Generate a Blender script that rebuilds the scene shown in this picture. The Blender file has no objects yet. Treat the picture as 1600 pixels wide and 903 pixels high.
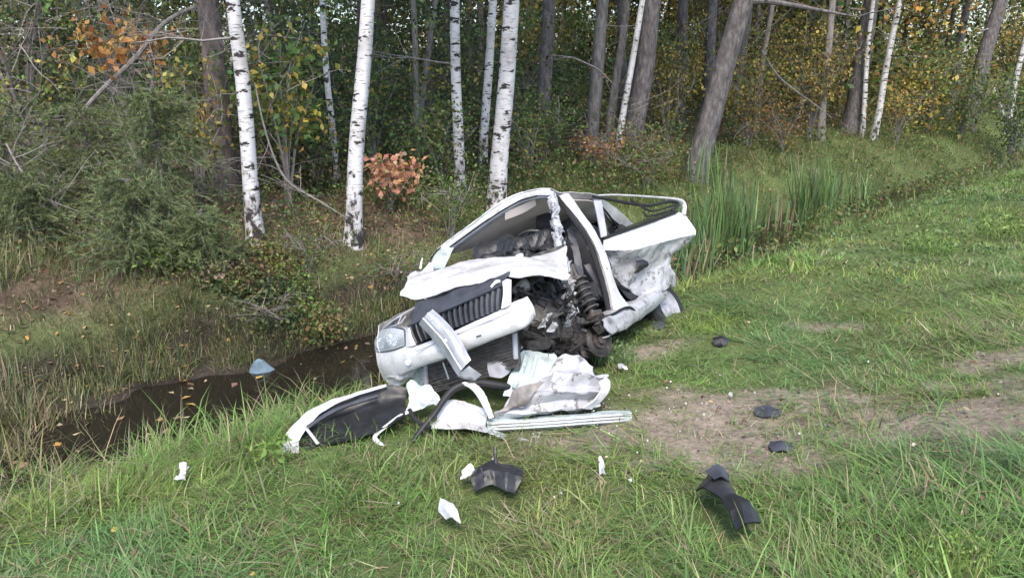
import bpy, math, random
import numpy as np
from mathutils import Vector, Matrix, Euler

# ---------------------------------------------------------------- camera, sky, sun, exposure
SC = bpy.context.scene
COL = SC.collection
CAM_H, CAM_PITCH, CAM_F = 2.4, math.radians(16.0), 1164.0     # metres, tilt down, focal length in 1600-px units
cam_d = bpy.data.cameras.new('camera'); cam = bpy.data.objects.new('camera', cam_d); COL.objects.link(cam)
cam.location = (0, 0, CAM_H); cam.rotation_euler = (math.pi/2 - CAM_PITCH, 0, 0)
cam_d.sensor_width = 36.0; cam_d.lens = CAM_F/1600*36.0; cam_d.clip_start = .05; cam_d.clip_end = 2000
SC.camera = cam
SUN_EL, SUN_AZ = math.radians(56), math.radians(178)         # azimuth clockwise from +Y; hazy light from over the road
w = bpy.data.worlds.new('World'); SC.world = w; w.use_nodes = True
nt = w.node_tree; bg = nt.nodes['Background']
sky = nt.nodes.new('ShaderNodeTexSky'); sky.sky_type = 'NISHITA'; sky.sun_disc = False
sky.sun_elevation = SUN_EL; sky.sun_rotation = SUN_AZ; sky.air_density = 1.0; sky.dust_density = 2.5; sky.ozone_density = 1.2
nt.links.new(sky.outputs[0], bg.inputs[0]); bg.inputs[1].default_value = .15
sd = bpy.data.lights.new('sun', 'SUN'); sun = bpy.data.objects.new('sun', sd); COL.objects.link(sun)
sd.energy = 1.3; sd.angle = math.radians(18); sd.color = (1, .91, .76)
_to = Vector((math.sin(SUN_AZ)*math.cos(SUN_EL), math.cos(SUN_AZ)*math.cos(SUN_EL), math.sin(SUN_EL)))
sun.rotation_euler = _to.to_track_quat('Z', 'Y').to_euler()
SC.view_settings.view_transform = 'Standard'; SC.view_settings.look = 'None'
SC.view_settings.exposure = 1.3; SC.view_settings.gamma = 1
SC.cycles.max_bounces = 6; SC.cycles.diffuse_bounces = 3; SC.cycles.glossy_bounces = 3
SC.cycles.transmission_bounces = 4; SC.cycles.transparent_max_bounces = 6

# ---------------------------------------------------------------- numeric helpers
rng = np.random.default_rng(11)
random.seed(4)
CP, SP = math.cos(CAM_PITCH), math.sin(CAM_PITCH)
def ray(px, py):
    a, b = (px-800)/CAM_F, (py-451.5)/CAM_F
    return np.array([a, CP - b*SP, -SP - b*CP])          # world direction, camera depth 1
def at(px, py, d): return np.array([0, 0, CAM_H]) + ray(px, py)*d
def aty(px, py, y):
    r = ray(px, py); return np.array([0, 0, CAM_H]) + r*(y/r[1])

def _hash(ix, iy, iz, seed):
    h = (ix.astype(np.int64)*374761393 + iy.astype(np.int64)*668265263 + iz.astype(np.int64)*2147483647 + seed*974711) & 0xffffffff
    h = ((h ^ (h >> 13))*1274126177) & 0xffffffff
    return ((h ^ (h >> 16)) & 0xffff)/65535.0
def vnoise(P, scale, seed=0):
    P = np.asarray(P, float)*scale; i = np.floor(P).astype(np.int64); f = P - i; f = f*f*(3-2*f)
    r = 0
    for a in (0, 1):
        for b in (0, 1):
            for c in (0, 1):
                wgt = (f[..., 0] if a else 1-f[..., 0])*(f[..., 1] if b else 1-f[..., 1])*(f[..., 2] if c else 1-f[..., 2])
                r = r + wgt*_hash(i[..., 0]+a, i[..., 1]+b, i[..., 2]+c, seed)
    return r
def n2(x, y, scale, seed=0):
    x, y = np.broadcast_arrays(np.asarray(x, float), np.asarray(y, float))
    return vnoise(np.stack([x, y, np.zeros_like(x)], -1), scale, seed)

# ditch coordinates: s runs along the ditch (away to the right), n across it (towards the road)
UX, UY = .713, .701
def sn(x, y): return UX*x + UY*y, UY*x - UX*y
def xy(s, n): return UX*s + UY*n, UY*s - UX*n
PROF_N = [-120, -60, -30, -16, -11.5, -9.6, -8.8, -8.2, -7.85, -7.42, -7.1, -6.6, -6.15, -5.75, -5.2, -4.6, -4.0, -2.6, -1.3, 0, 1.5, 4, 120]
PROF_Z = [4.0, 2.6, 1.5, .95, .68, .48, .34, .18, .0, -.45, -.72, -.8, -.74, -.52, -.3, -.1, 0, .04, .2, .58, .82, .9, .9]
def hgt(x, y):
    x = np.asarray(x, float); y = np.asarray(y, float)
    s, n = sn(x, y)
    wob = (n2(x, y, .7, 3)-.5)*.5 + (n2(x, y, 2.2, 5)-.5)*.22
    edge = np.clip((n+12)/3, 0, 1)*np.clip((-3.6-n)/1.2, 0, 1)
    nn = n + wob*edge*1.0
    z = sum(np.interp(nn+o, PROF_N, PROF_Z) for o in (-.18, -.06, .06, .18))/4
    plug = np.clip((1.25-s)/.7, 0, 1); z = z + plug*np.clip((-.22-z), 0, .4)*np.clip((n+9)/1, 0, 1)
    z = z + (n2(x, y, .35, 7)-.5)*.14*np.clip((np.hypot(x, y)-6)/6, 0, 1) + (n2(x, y, 1.6, 8)-.5)*.07 + (n2(x, y, 5, 9)-.5)*.03
    return z
def gp(px, py, zoff=0.0):
    r = ray(px, py); lo = 1.0
    ts = np.linspace(1.0, 90, 3000); P = np.array([0, 0, CAM_H]) + ts[:, None]*r
    below = np.nonzero(P[:, 2] < hgt(P[:, 0], P[:, 1]) + zoff)[0]
    t = ts[below[0]] if len(below) else 60.0
    return np.array([0, 0, CAM_H]) + r*t
def ground(x, y): return np.array([x, y, float(hgt(x, y))])

# ---------------------------------------------------------------- object helpers
def new_obj(name, data, parent=None, label=None, cat=None, group=None, kind=None):
    o = bpy.data.objects.new(name, data); COL.objects.link(o)
    if parent is not None: o.parent = parent
    if label: o['label'] = label
    if cat: o['category'] = cat
    if group: o['group'] = group
    if kind: o['kind'] = kind
    return o
def empty(name, loc, label, cat, group=None):
    o = new_obj(name, None, None, label, cat, group); o.location = loc; o.empty_display_size = .1
    return o
def mesh_np(name, V, F, mat, col=None, smooth=False):
    """V (n,3); F int array (m,3) or (m,4), or a list of lists; col (n,3) per point."""
    me = bpy.data.meshes.new(name)
    V = np.asarray(V, np.float32)
    if isinstance(F, np.ndarray):
        k = F.shape[1]; m = len(F)
        me.vertices.add(len(V)); me.vertices.foreach_set('co', V.ravel())
        me.loops.add(m*k); me.loops.foreach_set('vertex_index', F.astype(np.int32).ravel())
        me.polygons.add(m); me.polygons.foreach_set('loop_start', np.arange(0, m*k, k, dtype=np.int32))
        me.polygons.foreach_set('loop_total', np.full(m, k, np.int32))
        me.update(calc_edges=True)
    else:
        me.from_pydata(V.tolist(), [], F)
    if col is not None:
        a = me.attributes.new('Col', 'FLOAT_COLOR', 'POINT')
        c = np.ones((len(V), 4), np.float32); c[:, :3] = col; a.data.foreach_set('color', c.ravel())
    if smooth: me.polygons.foreach_set('use_smooth', np.ones(len(me.polygons), bool))
    if mat is not None: me.materials.append(mat)
    return me
class MB:
    def __init__(s): s.v = []; s.f = []; s.n = 0
    def add(s, V, F):
        s.v.append(np.asarray(V, float)); s.f += [[i+s.n for i in f] for f in F]; s.n += len(V); return s
    def build(s, name, mat, parent=None, smooth=True, crease=True, **k):
        me = mesh_np(name, np.concatenate(s.v), s.f, mat, smooth=smooth)
        if smooth and crease: sharp(me)
        return new_obj(name, me, parent, **k)
def sharp(me, deg=13):
    try: me.set_sharp_from_angle(angle=math.radians(deg))
    except Exception: pass
def base_origin(o):
    """move a world-space mesh's origin to the foot of the thing"""
    me = o.data; n = len(me.vertices); V = np.empty(n*3, np.float32); me.vertices.foreach_get('co', V); V = V.reshape(-1, 3)
    c = np.array([V[:, 0].mean(), V[:, 1].mean(), V[:, 2].min()]); me.vertices.foreach_set('co', (V-c).astype(np.float32).ravel())
    o.location = c; me.update(); return o

def crom(P, m):
    """Catmull-Rom resample along axis 0"""
    P = np.asarray(P, float); n = len(P)
    if n == 2:
        t = np.linspace(0, 1, m).reshape((m,)+(1,)*(P.ndim-1)); return P[0]*(1-t)+P[1]*t
    Q = np.concatenate([[2*P[0]-P[1]], P, [2*P[-1]-P[-2]]])
    u = np.linspace(0, n-1, m); i = np.minimum(u.astype(int), n-2); t = (u-i).reshape((m,)+(1,)*(P.ndim-1))
    a, b, c, d = Q[i], Q[i+1], Q[i+2], Q[i+3]
    return .5*((2*b)+(-a+c)*t+(2*a-5*b+4*c-d)*t*t+(-a+3*b-3*c+d)*t**3)
def linres(P, m):
    P = np.asarray(P, float); n = len(P); u = np.linspace(0, n-1, m); i = np.minimum(u.astype(int), n-2); t = (u-i).reshape((m,)+(1,)*(P.ndim-1)); return P[i]*(1-t)+P[i+1]*t
def pleat(G, amp, seed):
    """push control points in and out so that the sheet folds along hard lines"""
    G = np.asarray(G, float); r = np.random.default_rng(seed); N_ = grid_normals(G); s_ = np.where((np.arange(G.shape[0])[:, None]+np.arange(G.shape[1])[None]*r.integers(1, 3)) % 2 == 0, 1, -1)
    return G+N_*(s_*amp*r.uniform(.3, 1, G.shape[:2]))[..., None]
def grid_normals(P):
    du = np.gradient(P, axis=0); dv = np.gradient(P, axis=1)
    N = np.cross(du, dv); L = np.linalg.norm(N, axis=-1, keepdims=True); return N/np.maximum(L, 1e-9)
def folds(P, freq, seed, k=6):
    r = np.random.default_rng(seed+5000); out = 0; tot = 0
    Pw = P + (np.stack([vnoise(P, freq*.45, seed+i) for i in range(3)], -1)-.5)*(.22/freq)
    for i in range(k):
        d = r.normal(0, 1, 3); d /= np.linalg.norm(d); f = freq*r.uniform(.35, 1.5); a = r.uniform(.5, 1)/f
        t = (Pw@d)*f + r.random(); out = out + a*np.abs((t % 1)*2-1); tot += a
    return out/tot*2-1
def sheet(G, nu, nv, thick=.004, crump=0, cs=7, seed=0, ragged=0, edgefree=True, fine=0, lin=False):
    """a thin panel through the control grid G: crumpled, with both faces and its edges"""
    rs = linres if lin else crom
    P = rs(np.asarray(G, float), nu); P = np.swapaxes(rs(np.swapaxes(P, 0, 1), nv), 0, 1)
    N = grid_normals(P)
    if ragged:
        C = P.mean((0, 1)); e = np.zeros((nu, nv)); e[0] = e[-1] = 1; e[:, 0] = e[:, -1] = 1
        k = (vnoise(P, 14, seed+9)-.4)*ragged*e
        d = P-C; P = P - d/np.maximum(np.linalg.norm(d, axis=-1, keepdims=True), 1e-6)*k[..., None]
    if crump:
        a = folds(P, cs*.6, seed)*1.9 + folds(P, cs*1.7, seed+3, 3)*.35
        P = P + N*(a*crump)[..., None]
    if fine: P = P + N*((vnoise(P, 30, seed+4)-.5)*fine)[..., None]
    N = grid_normals(P); Q = P - N*thick
    V = np.concatenate([P.reshape(-1, 3), Q.reshape(-1, 3)]); o = nu*nv; F = []
    for i in range(nu-1):
        for j in range(nv-1):
            a, b, c, d = i*nv+j, i*nv+j+1, (i+1)*nv+j+1, (i+1)*nv+j
            F.append([a, d, c, b]); F.append([o+a, o+b, o+c, o+d])
    for j in range(nv-1):
        F.append([j, j+1, o+j+1, o+j]); k = (nu-1)*nv+j; F.append([k+1, k, o+k, o+k+1])
    for i in range(nu-1):
        k = i*nv; F.append([k+nv, k, o+k, o+k+nv]); k = i*nv+nv-1; F.append([k, k+nv, o+k+nv, o+k])
    return V, F
def tube(path, r, sides=8, m=None, cap=True, flat=1.0):
    P = np.asarray(path, float)
    if m: P = crom(P, m)
    n = len(P); r = np.interp(np.linspace(0, 1, n), np.linspace(0, 1, np.size(r)), np.atleast_1d(r)) if np.size(r) > 1 else np.full(n, float(r))
    T = np.gradient(P, axis=0); T /= np.maximum(np.linalg.norm(T, axis=1, keepdims=True), 1e-9)
    ref = np.array([0, 0, 1.]) if abs(T[0][2]) < .9 else np.array([1., 0, 0])
    u = np.cross(T[0], ref); u /= np.linalg.norm(u); V = []
    ang = np.arange(sides)*2*math.pi/sides
    for i in range(n):
        u = u - T[i]*np.dot(u, T[i]); u /= max(np.linalg.norm(u), 1e-9); v = np.cross(T[i], u)
        V.append(P[i] + r[i]*(np.cos(ang)[:, None]*u + flat*np.sin(ang)[:, None]*v))
    V = np.concatenate(V); F = []
    for i in range(n-1):
        for k in range(sides):
            a, b = i*sides+k, i*sides+(k+1) % sides; F.append([a, b, b+sides, a+sides])
    if cap: F.append(list(range(sides))[::-1]); F.append([(n-1)*sides+k for k in range(sides)])
    return V, F
def box8(c, h, R=None, bev=.15):
    """chamfered box: centre, half sizes, rotation"""
    h = np.asarray(h, float); b = bev*h.min(); V = []; F = []
    S = []
    for sx in (-1, 1):
        for sy in (-1, 1):
            for sz in (-1, 1): S.append((sx, sy, sz))
    idx = {}
    for sgn in S:
        for ax in range(3):
            p = np.array(sgn)*h; 
            for k in range(3):
                if k != ax: p[k] -= sgn[k]*b
            idx[(sgn, ax)] = len(V); V.append(p)
    for ax in range(3):
        o1, o2 = (ax+1) % 3, (ax+2) % 3
        for s_ in (-1, 1):
            q = []
            for (a, b_) in ((-1, -1), (1, -1), (1, 1), (-1, 1)):
                t = [0, 0, 0]; t[ax] = s_; t[o1] = a; t[o2] = b_; q.append(idx[(tuple(t), ax)])
            F.append(q if s_ > 0 else q[::-1])
    for ax in range(3):
        o1, o2 = (ax+1) % 3, (ax+2) % 3
        for a in (-1, 1):
            for b_ in (-1, 1):
                t1 = [0]*3; t1[o1] = a; t1[o2] = b_; t2 = list(t1); t1[ax] = -1; t2[ax] = 1
                q = [idx[(tuple(t1), o1)], idx[(tuple(t2), o1)], idx[(tuple(t2), o2)], idx[(tuple(t1), o2)]]
                F.append(q if a*b_ < 0 else q[::-1])
    for sgn in S:
        q = [idx[(sgn, 0)], idx[(sgn, 1)], idx[(sgn, 2)]]; F.append(q if sgn[0]*sgn[1]*sgn[2] > 0 else q[::-1])
    V = np.array(V)
    if R is not None: V = V @ np.array(R).T
    return V + np.asarray(c, float), F
def lathe(prof, n=24, R=None, c=(0, 0, 0)):
    """profile [(radius, height)] about local Z"""
    V = []; F = []; a = np.arange(n)*2*math.pi/n
    for r, h in prof: V.append(np.stack([r*np.cos(a), r*np.sin(a), np.full(n, h)], 1))
    V = np.concatenate(V)
    for i in range(len(prof)-1):
        for k in range(n): F.append([i*n+k, i*n+(k+1) % n, (i+1)*n+(k+1) % n, (i+1)*n+k])
    if R is not None: V = V @ np.array(R).T
    return V + np.asarray(c, float), F
def rot(rx, ry, rz): return np.array(Euler((rx, ry, rz)).to_matrix())
def zto(d):
    return np.array(Vector(np.asarray(d, float).tolist()).to_track_quat('Z', 'Y').to_matrix())

# ---------------------------------------------------------------- materials
def mat(name):
    m = bpy.data.materials.new(name); m.use_nodes = True
    t = m.node_tree; b = t.nodes['Principled BSDF']; return m, t, b
def N(t, typ, **k):
    n = t.nodes.new(typ)
    for a, v in k.items():
        if a in n.inputs: n.inputs[a].default_value = v
        else: setattr(n, a, v)
    return n
def ramp(t, fac, stops):
    r = t.nodes.new('ShaderNodeValToRGB'); el = r.color_ramp.elements
    while len(el) > 1: el.remove(el[-1])
    for i, (p, c) in enumerate(stops):
        e = el[0] if i == 0 else el.new(p); e.position = p; e.color = (*c, 1) if len(c) == 3 else c
    t.links.new(fac, r.inputs[0]); return r
def simple(name, col, rough=.5, metal=0., var=.25, scale=8., bump=.0, bscale=40., spec=.5, coat=0.):
    m, t, b = mat(name)
    tc = N(t, 'ShaderNodeTexCoord'); no = N(t, 'ShaderNodeTexNoise'); no.inputs['Scale'].default_value = scale; no.inputs['Detail'].default_value = 5
    t.links.new(tc.outputs['Object'], no.inputs['Vector'])
    c = np.array(col); r = ramp(t, no.outputs[0], [(.3, tuple(c*(1-var))), (.7, tuple(np.minimum(c*(1+var), .9)))])
    t.links.new(r.outputs[0], b.inputs['Base Color'])
    b.inputs['Roughness'].default_value = rough; b.inputs['Metallic'].default_value = metal
    b.inputs['Specular IOR Level'].default_value = spec; b.inputs['Coat Weight'].default_value = coat
    if bump:
        n2_ = N(t, 'ShaderNodeTexNoise'); n2_.inputs['Scale'].default_value = bscale; n2_.inputs['Detail'].default_value = 4
        t.links.new(tc.outputs['Object'], n2_.inputs['Vector'])
        bp = N(t, 'ShaderNodeBump'); bp.inputs['Strength'].default_value = bump; bp.inputs['Distance'].default_value = .01
        t.links.new(n2_.outputs[0], bp.inputs['Height']); t.links.new(bp.outputs[0], b.inputs['Normal'])
    return m
def leafy(name, trans=.35, rough=.55, spec=.3):
    m, t, b = mat(name)
    at_ = N(t, 'ShaderNodeAttribute'); at_.attribute_name = 'Col'
    t.links.new(at_.outputs['Color'], b.inputs['Base Color']); b.inputs['Roughness'].default_value = rough; b.inputs['Specular IOR Level'].default_value = spec
    tr = N(t, 'ShaderNodeBsdfTranslucent'); mx = N(t, 'ShaderNodeMixShader'); mx.inputs[0].default_value = trans
    t.links.new(at_.outputs['Color'], tr.inputs['Color']); out = t.nodes['Material Output']
    t.links.new(b.outputs[0], mx.inputs[1]); t.links.new(tr.outputs[0], mx.inputs[2]); t.links.new(mx.outputs[0], out.inputs['Surface'])
    return m
def car_paint(name, base=(.60, .61, .63), dirt=.45, scuff=.0):
    m, t, b = mat(name); tc = N(t, 'ShaderNodeTexCoord')
    def noise(sc, det, rg, mp=None):
        n = N(t, 'ShaderNodeTexNoise'); n.inputs['Scale'].default_value = sc; n.inputs['Detail'].default_value = det; n.inputs['Roughness'].default_value = rg
        if mp:
            q = N(t, 'ShaderNodeMapping'); q.inputs['Scale'].default_value = mp; q.inputs['Rotation'].default_value = (.5, .9, .3); t.links.new(tc.outputs['Object'], q.inputs[0]); t.links.new(q.outputs[0], n.inputs[0])
        else: t.links.new(tc.outputs['Object'], n.inputs[0])
        return n.outputs[0]
    def mth(op, a, b_):
        k = N(t, 'ShaderNodeMath'); k.operation = op
        for i_, v in enumerate((a, b_)):
            if isinstance(v, (int, float)): k.inputs[i_].default_value = v
            else: t.links.new(v, k.inputs[i_])
        return k.outputs[0]
    def mixc(f, a, col):
        k = N(t, 'ShaderNodeMix'); k.data_type = 'RGBA'; t.links.new(f, k.inputs[0])
        if isinstance(a, tuple): k.inputs[6].default_value = (*a, 1)
        else: t.links.new(a, k.inputs[6])
        k.inputs[7].default_value = (*col, 1); return k.outputs[2]
    big = ramp(t, noise(4, 8, .65), [(.46, (0, 0, 0)), (.68, (1, 1, 1))]).outputs[0]
    speck = ramp(t, noise(42, 6, .7), [(.60, (0, 0, 0)), (.66, (1, 1, 1))]).outputs[0]
    scr = ramp(t, noise(1, 5, .6, (5, 90, 60)), [(.64, (0, 0, 0)), (.68, (1, 1, 1))]).outputs[0]
    c = mixc(mth('MULTIPLY', big, dirt*.55), base, (.30, .26, .23))
    c = mixc(mth('MULTIPLY', mth('MULTIPLY', speck, big), min(1, dirt*1.1)), c, (.07, .06, .06))
    c = mixc(mth('MULTIPLY', scr, min(1, .25+scuff)), c, (.22, .21, .22))
    if scuff:
        sc_ = ramp(t, noise(9, 10, .78), [(.545, (0, 0, 0)), (.58, (1, 1, 1))]).outputs[0]; c = mixc(mth('MULTIPLY', sc_, scuff), c, (.09, .085, .09))
    t.links.new(c, b.inputs['Base Color'])
    b.inputs['Roughness'].default_value = .38; b.inputs['Coat Weight'].default_value = .3; b.inputs['Coat Roughness'].default_value = .1
    bp = N(t, 'ShaderNodeBump'); bp.inputs['Strength'].default_value = .35; bp.inputs['Distance'].default_value = .02; t.links.new(noise(7, 4, .55), bp.inputs['Height']); t.links.new(bp.outputs[0], b.inputs['Normal'])
    return m
M = {}
M['white'] = car_paint('white_paint', dirt=.95, scuff=.22); M['white_bad'] = car_paint('scraped_white_paint', (.43, .44, .47), .9, .8)
M['pale'] = car_paint('pale_green_white_paint', (.47, .56, .56), .7, .35)
M['inner'] = car_paint('primer_inner_side', (.42, .44, .47), .8, .8)
M['plastic'] = simple('black_plastic', (.02, .021, .024), .45, var=.4, bump=.2)
M['plastic_grey'] = simple('dark_grey_plastic', (.05, .055, .07), .5, var=.35, bump=.2)
M['rubber'] = simple('rubber', (.014, .014, .016), .6, var=.3)
M['headliner'] = simple('headliner_cloth', (.62, .56, .53), .9, var=.12, scale=3)
M['trimgrey'] = simple('grey_trim', (.33, .34, .38), .6, var=.2)
M['steel'] = simple('bare_steel', (.55, .56, .58), .38, .75, var=.2, bump=.15)
M['alu'] = simple('silver_painted_metal', (.40, .42, .46), .4, .35, var=.15, bump=.15)
M['dirty'] = simple('oily_metal', (.055, .052, .052), .5, .35, var=.7, scale=22, bump=.5)
M['rust'] = simple('rusty_metal', (.055, .045, .042), .7, .2, var=.6, scale=25, bump=.5)
M['seat'] = simple('dark_seat_cloth', (.022, .023, .028), .9, var=.4, bump=.2)
M['fins'] = simple('radiator_fins', (.085, .08, .078), .6, .4, var=.5, scale=18)
M['fin_line'] = simple('fin_edge', (.20, .19, .19), .5, .5, var=.4, scale=30)
M['chrome'] = simple('reflector', (.75, .76, .78), .12, .9, var=.05)
M['stone'] = simple('blue_grey_stone', (.13, .195, .25), .85, var=.25, bump=.4)
M['trimdark'] = simple('grimy_spring_steel', (.085, .08, .08), .5, .3, var=.5, scale=20, bump=.3)
M['paneltan'] = simple('bare_inner_panel', (.22, .20, .19), .7, var=.4, scale=14)
def glass_mat():
    m, t, b = mat('lens_glass'); b.inputs['Base Color'].default_value = (.8, .83, .86, 1); b.inputs['Roughness'].default_value = .12
    tr = N(t, 'ShaderNodeBsdfTransparent'); mx = N(t, 'ShaderNodeMixShader'); mx.inputs[0].default_value = .25
    tr.inputs[0].default_value = (.9, .93, .95, 1)
    t.links.new(tr.outputs[0], mx.inputs[1]); t.links.new(b.outputs[0], mx.inputs[2]); t.links.new(mx.outputs[0], t.nodes['Material Output'].inputs[0]); return m
M['lens'] = glass_mat()
def dark_glass():
    m, t, b = mat('tinted_glass'); b.inputs['Base Color'].default_value = (.012, .014, .018, 1); b.inputs['Roughness'].default_value = .05
    tr = N(t, 'ShaderNodeBsdfTransparent'); tr.inputs[0].default_value = (.45, .5, .5, 1); mx = N(t, 'ShaderNodeMixShader'); mx.inputs[0].default_value = .9
    t.links.new(tr.outputs[0], mx.inputs[1]); t.links.new(b.outputs[0], mx.inputs[2]); t.links.new(mx.outputs[0], t.nodes['Material Output'].inputs[0]); return m
M['glass'] = dark_glass()
M['leaf'] = leafy('leaf'); M['grass'] = leafy('grass_blade', .3, .5, .35); M['needle'] = leafy('needle', .15, .6); M['litter'] = leafy('fallen_leaf', .1, .8, .2)
def bark(name, kind):
    m, t, b = mat(name); tc = N(t, 'ShaderNodeTexCoord')
    def mapped(sc):
        mp = N(t, 'ShaderNodeMapping'); mp.inputs['Scale'].default_value = sc; t.links.new(tc.outputs['Object'], mp.inputs[0]); return mp
    b.inputs['Roughness'].default_value = .85; b.inputs['Specular IOR Level'].default_value = .2
    if kind == 'birch':
        na = N(t, 'ShaderNodeTexNoise'); na.inputs['Scale'].default_value = 1; na.inputs['Detail'].default_value = 4; na.inputs['Roughness'].default_value = .6
        t.links.new(mapped((4.5, 4.5, 13)).outputs[0], na.inputs[0])
        dash = ramp(t, na.outputs[0], [(.575, (0, 0, 0)), (.61, (1, 1, 1))])
        nb = N(t, 'ShaderNodeTexNoise'); nb.inputs['Scale'].default_value = 1; nb.inputs['Detail'].default_value = 3
        t.links.new(mapped((9, 9, 60)).outputs[0], nb.inputs[0])
        fine = ramp(t, nb.outputs[0], [(.58, (0, 0, 0)), (.70, (.55,)*3)])
        mxm = N(t, 'ShaderNodeMath'); mxm.operation = 'MAXIMUM'; t.links.new(dash.outputs[0], mxm.inputs[0]); t.links.new(fine.outputs[0], mxm.inputs[1])
        # rough black fissured bark grows at the foot of an old birch
        sx = N(t, 'ShaderNodeSeparateXYZ'); t.links.new(tc.outputs['Object'], sx.inputs[0])
        nc = N(t, 'ShaderNodeTexNoise'); nc.inputs['Scale'].default_value = 1; nc.inputs['Detail'].default_value = 6; t.links.new(mapped((12, 12, 6)).outputs[0], nc.inputs[0])
        mr = N(t, 'ShaderNodeMapRange'); mr.inputs['From Min'].default_value = 0; mr.inputs['From Max'].default_value = 1.5
        mr.inputs['To Min'].default_value = .14; mr.inputs['To Max'].default_value = -.12; t.links.new(sx.outputs[2], mr.inputs[0])
        ad = N(t, 'ShaderNodeMath'); ad.operation = 'ADD'; t.links.new(nc.outputs[0], ad.inputs[0]); t.links.new(mr.outputs[0], ad.inputs[1])
        foot = ramp(t, ad.outputs[0], [(.58, (0, 0, 0)), (.68, (1, 1, 1))])
        mx2 = N(t, 'ShaderNodeMath'); mx2.operation = 'MAXIMUM'; t.links.new(mxm.outputs[0], mx2.inputs[0]); t.links.new(foot.outputs[0], mx2.inputs[1])
        nd = N(t, 'ShaderNodeTexNoise'); nd.inputs['Scale'].default_value = 3.0; t.links.new(tc.outputs['Object'], nd.inputs[0])
        wht = ramp(t, nd.outputs[0], [(.3, (.42, .40, .40)), (.5, (.60, .59, .60)), (.65, (.64, .63, .65)), (.8, (.46, .40, .37))])
        mc = N(t, 'ShaderNodeMix'); mc.data_type = 'RGBA'; t.links.new(mx2.outputs[0], mc.inputs[0]); t.links.new(wht.outputs[0], mc.inputs[6]); mc.inputs[7].default_value = (.045, .04, .042, 1)
        t.links.new(mc.outputs[2], b.inputs['Base Color']); hsrc = mx2.outputs[0]; inv = True
    else:
        vo = N(t, 'ShaderNodeTexNoise'); vo.inputs['Scale'].default_value = 1; vo.inputs['Detail'].default_value = 7; vo.inputs['Roughness'].default_value = .7
        t.links.new(mapped((15, 15, 5)).outputs[0], vo.inputs[0])
        cols = {'dark': [(.32, (.05, .045, .048)), (.52, (.135, .122, .125)), (.7, (.24, .22, .225))],
                'grey': [(.32, (.06, .058, .06)), (.52, (.16, .15, .15)), (.72, (.26, .25, .25))],
                'pine': [(.3, (.045, .04, .042)), (.5, (.135, .11, .105)), (.72, (.25, .2, .185))],
                'twig': [(.3, (.13, .12, .115)), (.7, (.33, .30, .29))]}[kind]
        r = ramp(t, vo.outputs[0], cols); t.links.new(r.outputs[0], b.inputs['Base Color']); hsrc = vo.outputs[0]; inv = False
    bp = N(t, 'ShaderNodeBump'); bp.inputs['Strength'].default_value = .7; bp.inputs['Distance'].default_value = .02; bp.invert = inv
    t.links.new(hsrc, bp.inputs['Height']); t.links.new(bp.outputs[0], b.inputs['Normal'])
    return m
for k in ('birch', 'dark', 'grey', 'pine', 'twig'): M['bark_'+k] = bark('bark_'+k, k)

# ---------------------------------------------------------------- ground
def graded(lo, hi, a, b, fine, grow):
    """fine spacing between a and b, growing outside"""
    v = list(np.arange(a, b, fine)); st = fine; p = b
    while p < hi: v.append(p); st *= grow; p += st
    v.append(hi); st = fine*grow; p = a-st; pre = []
    while p > lo: pre.append(p); st *= grow; p -= st
    pre.append(lo); return np.array(pre[::-1]+v)
gx = graded(-300, 320, -5.5, 7.5, .075, 1.08); gy = graded(-300, 420, 2.0, 12.5, .075, 1.07)
X, Y = np.meshgrid(gx, gy); Z = hgt(X, Y); S_, NN = sn(X, Y)
# soil colours: trodden bare earth, wet bank toned for shade, leaf litter under the trees
BARE = [(300, 0)]
def ell(cx, cy, rx, ry, a=0):
    def f(x, y):
        c, s = math.cos(a), math.sin(a); u = ((x-cx)*c+(y-cy)*s)/rx; v = (-(x-cx)*s+(y-cy)*c)/ry; return u*u+v*v
    return f
_p = lambda px, py: gp(px, py)
pa, pb, pc, pd, pe = _p(1170, 668), _p(1450, 660), _p(1040, 545), _p(1290, 512), _p(960, 692)
pf, pg = _p(1330, 700), _p(1570, 560)
BARE = [ell(pa[0], pa[1], 1.45, .72, -.03), ell(pb[0], pb[1], 1.5, .6, .02), ell(pc[0], pc[1], .5, .16, .5), ell(pd[0], pd[1], .42, .16), ell(pe[0], pe[1], .6, .26, -.1), ell(pf[0], pf[1], 1.1, .3, -.03), ell(pg[0], pg[1], .5, .2, .1)]
def bare(x, y):
    d = np.min([f(x, y) for f in BARE], axis=0)
    return np.clip(1.1 - d*.66 + (n2(x, y, 2.3, 21)-.5)*.9 + (n2(x, y, 6, 22)-.5)*1.2, 0, 1)
b_ = bare(X, Y)[..., None]
soil = np.array([.27, .23, .185])*(.75+.5*n2(X, Y, 9, 31))[..., None]
turf = np.array([.11, .15, .055])*(.7+.6*n2(X, Y, 4, 32))[..., None]
shaded_mud = np.array([.045, .037, .032])*(.6+.8*n2(X, Y, 5, 33))[..., None]  # wet mud, its colour lowered to include the shade under hanging grass
lit = np.array([.125, .092, .07])*(.5+1.0*n2(X, Y, 6, 34))[..., None]
damp_shade = (np.clip((-5.3-NN)/.4, 0, 1)*np.clip((NN+8.05)/.3, 0, 1)*np.clip((9.5-S_)/1.5, .15, 1))[..., None]
wood = np.clip((np.where(S_ > 7, -10.6, -7.9)-NN)/.5, 0, 1)[..., None]
C = turf*(1-b_)+soil*b_; C = C*(1-damp_shade)+shaded_mud*damp_shade; C = C*(1-wood)+lit*wood
ny, nx = X.shape; idx = np.arange(nx*ny).reshape(ny, nx)
F = np.stack([idx[:-1, :-1], idx[:-1, 1:], idx[1:, 1:], idx[1:, :-1]], -1).reshape(-1, 4)
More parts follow.
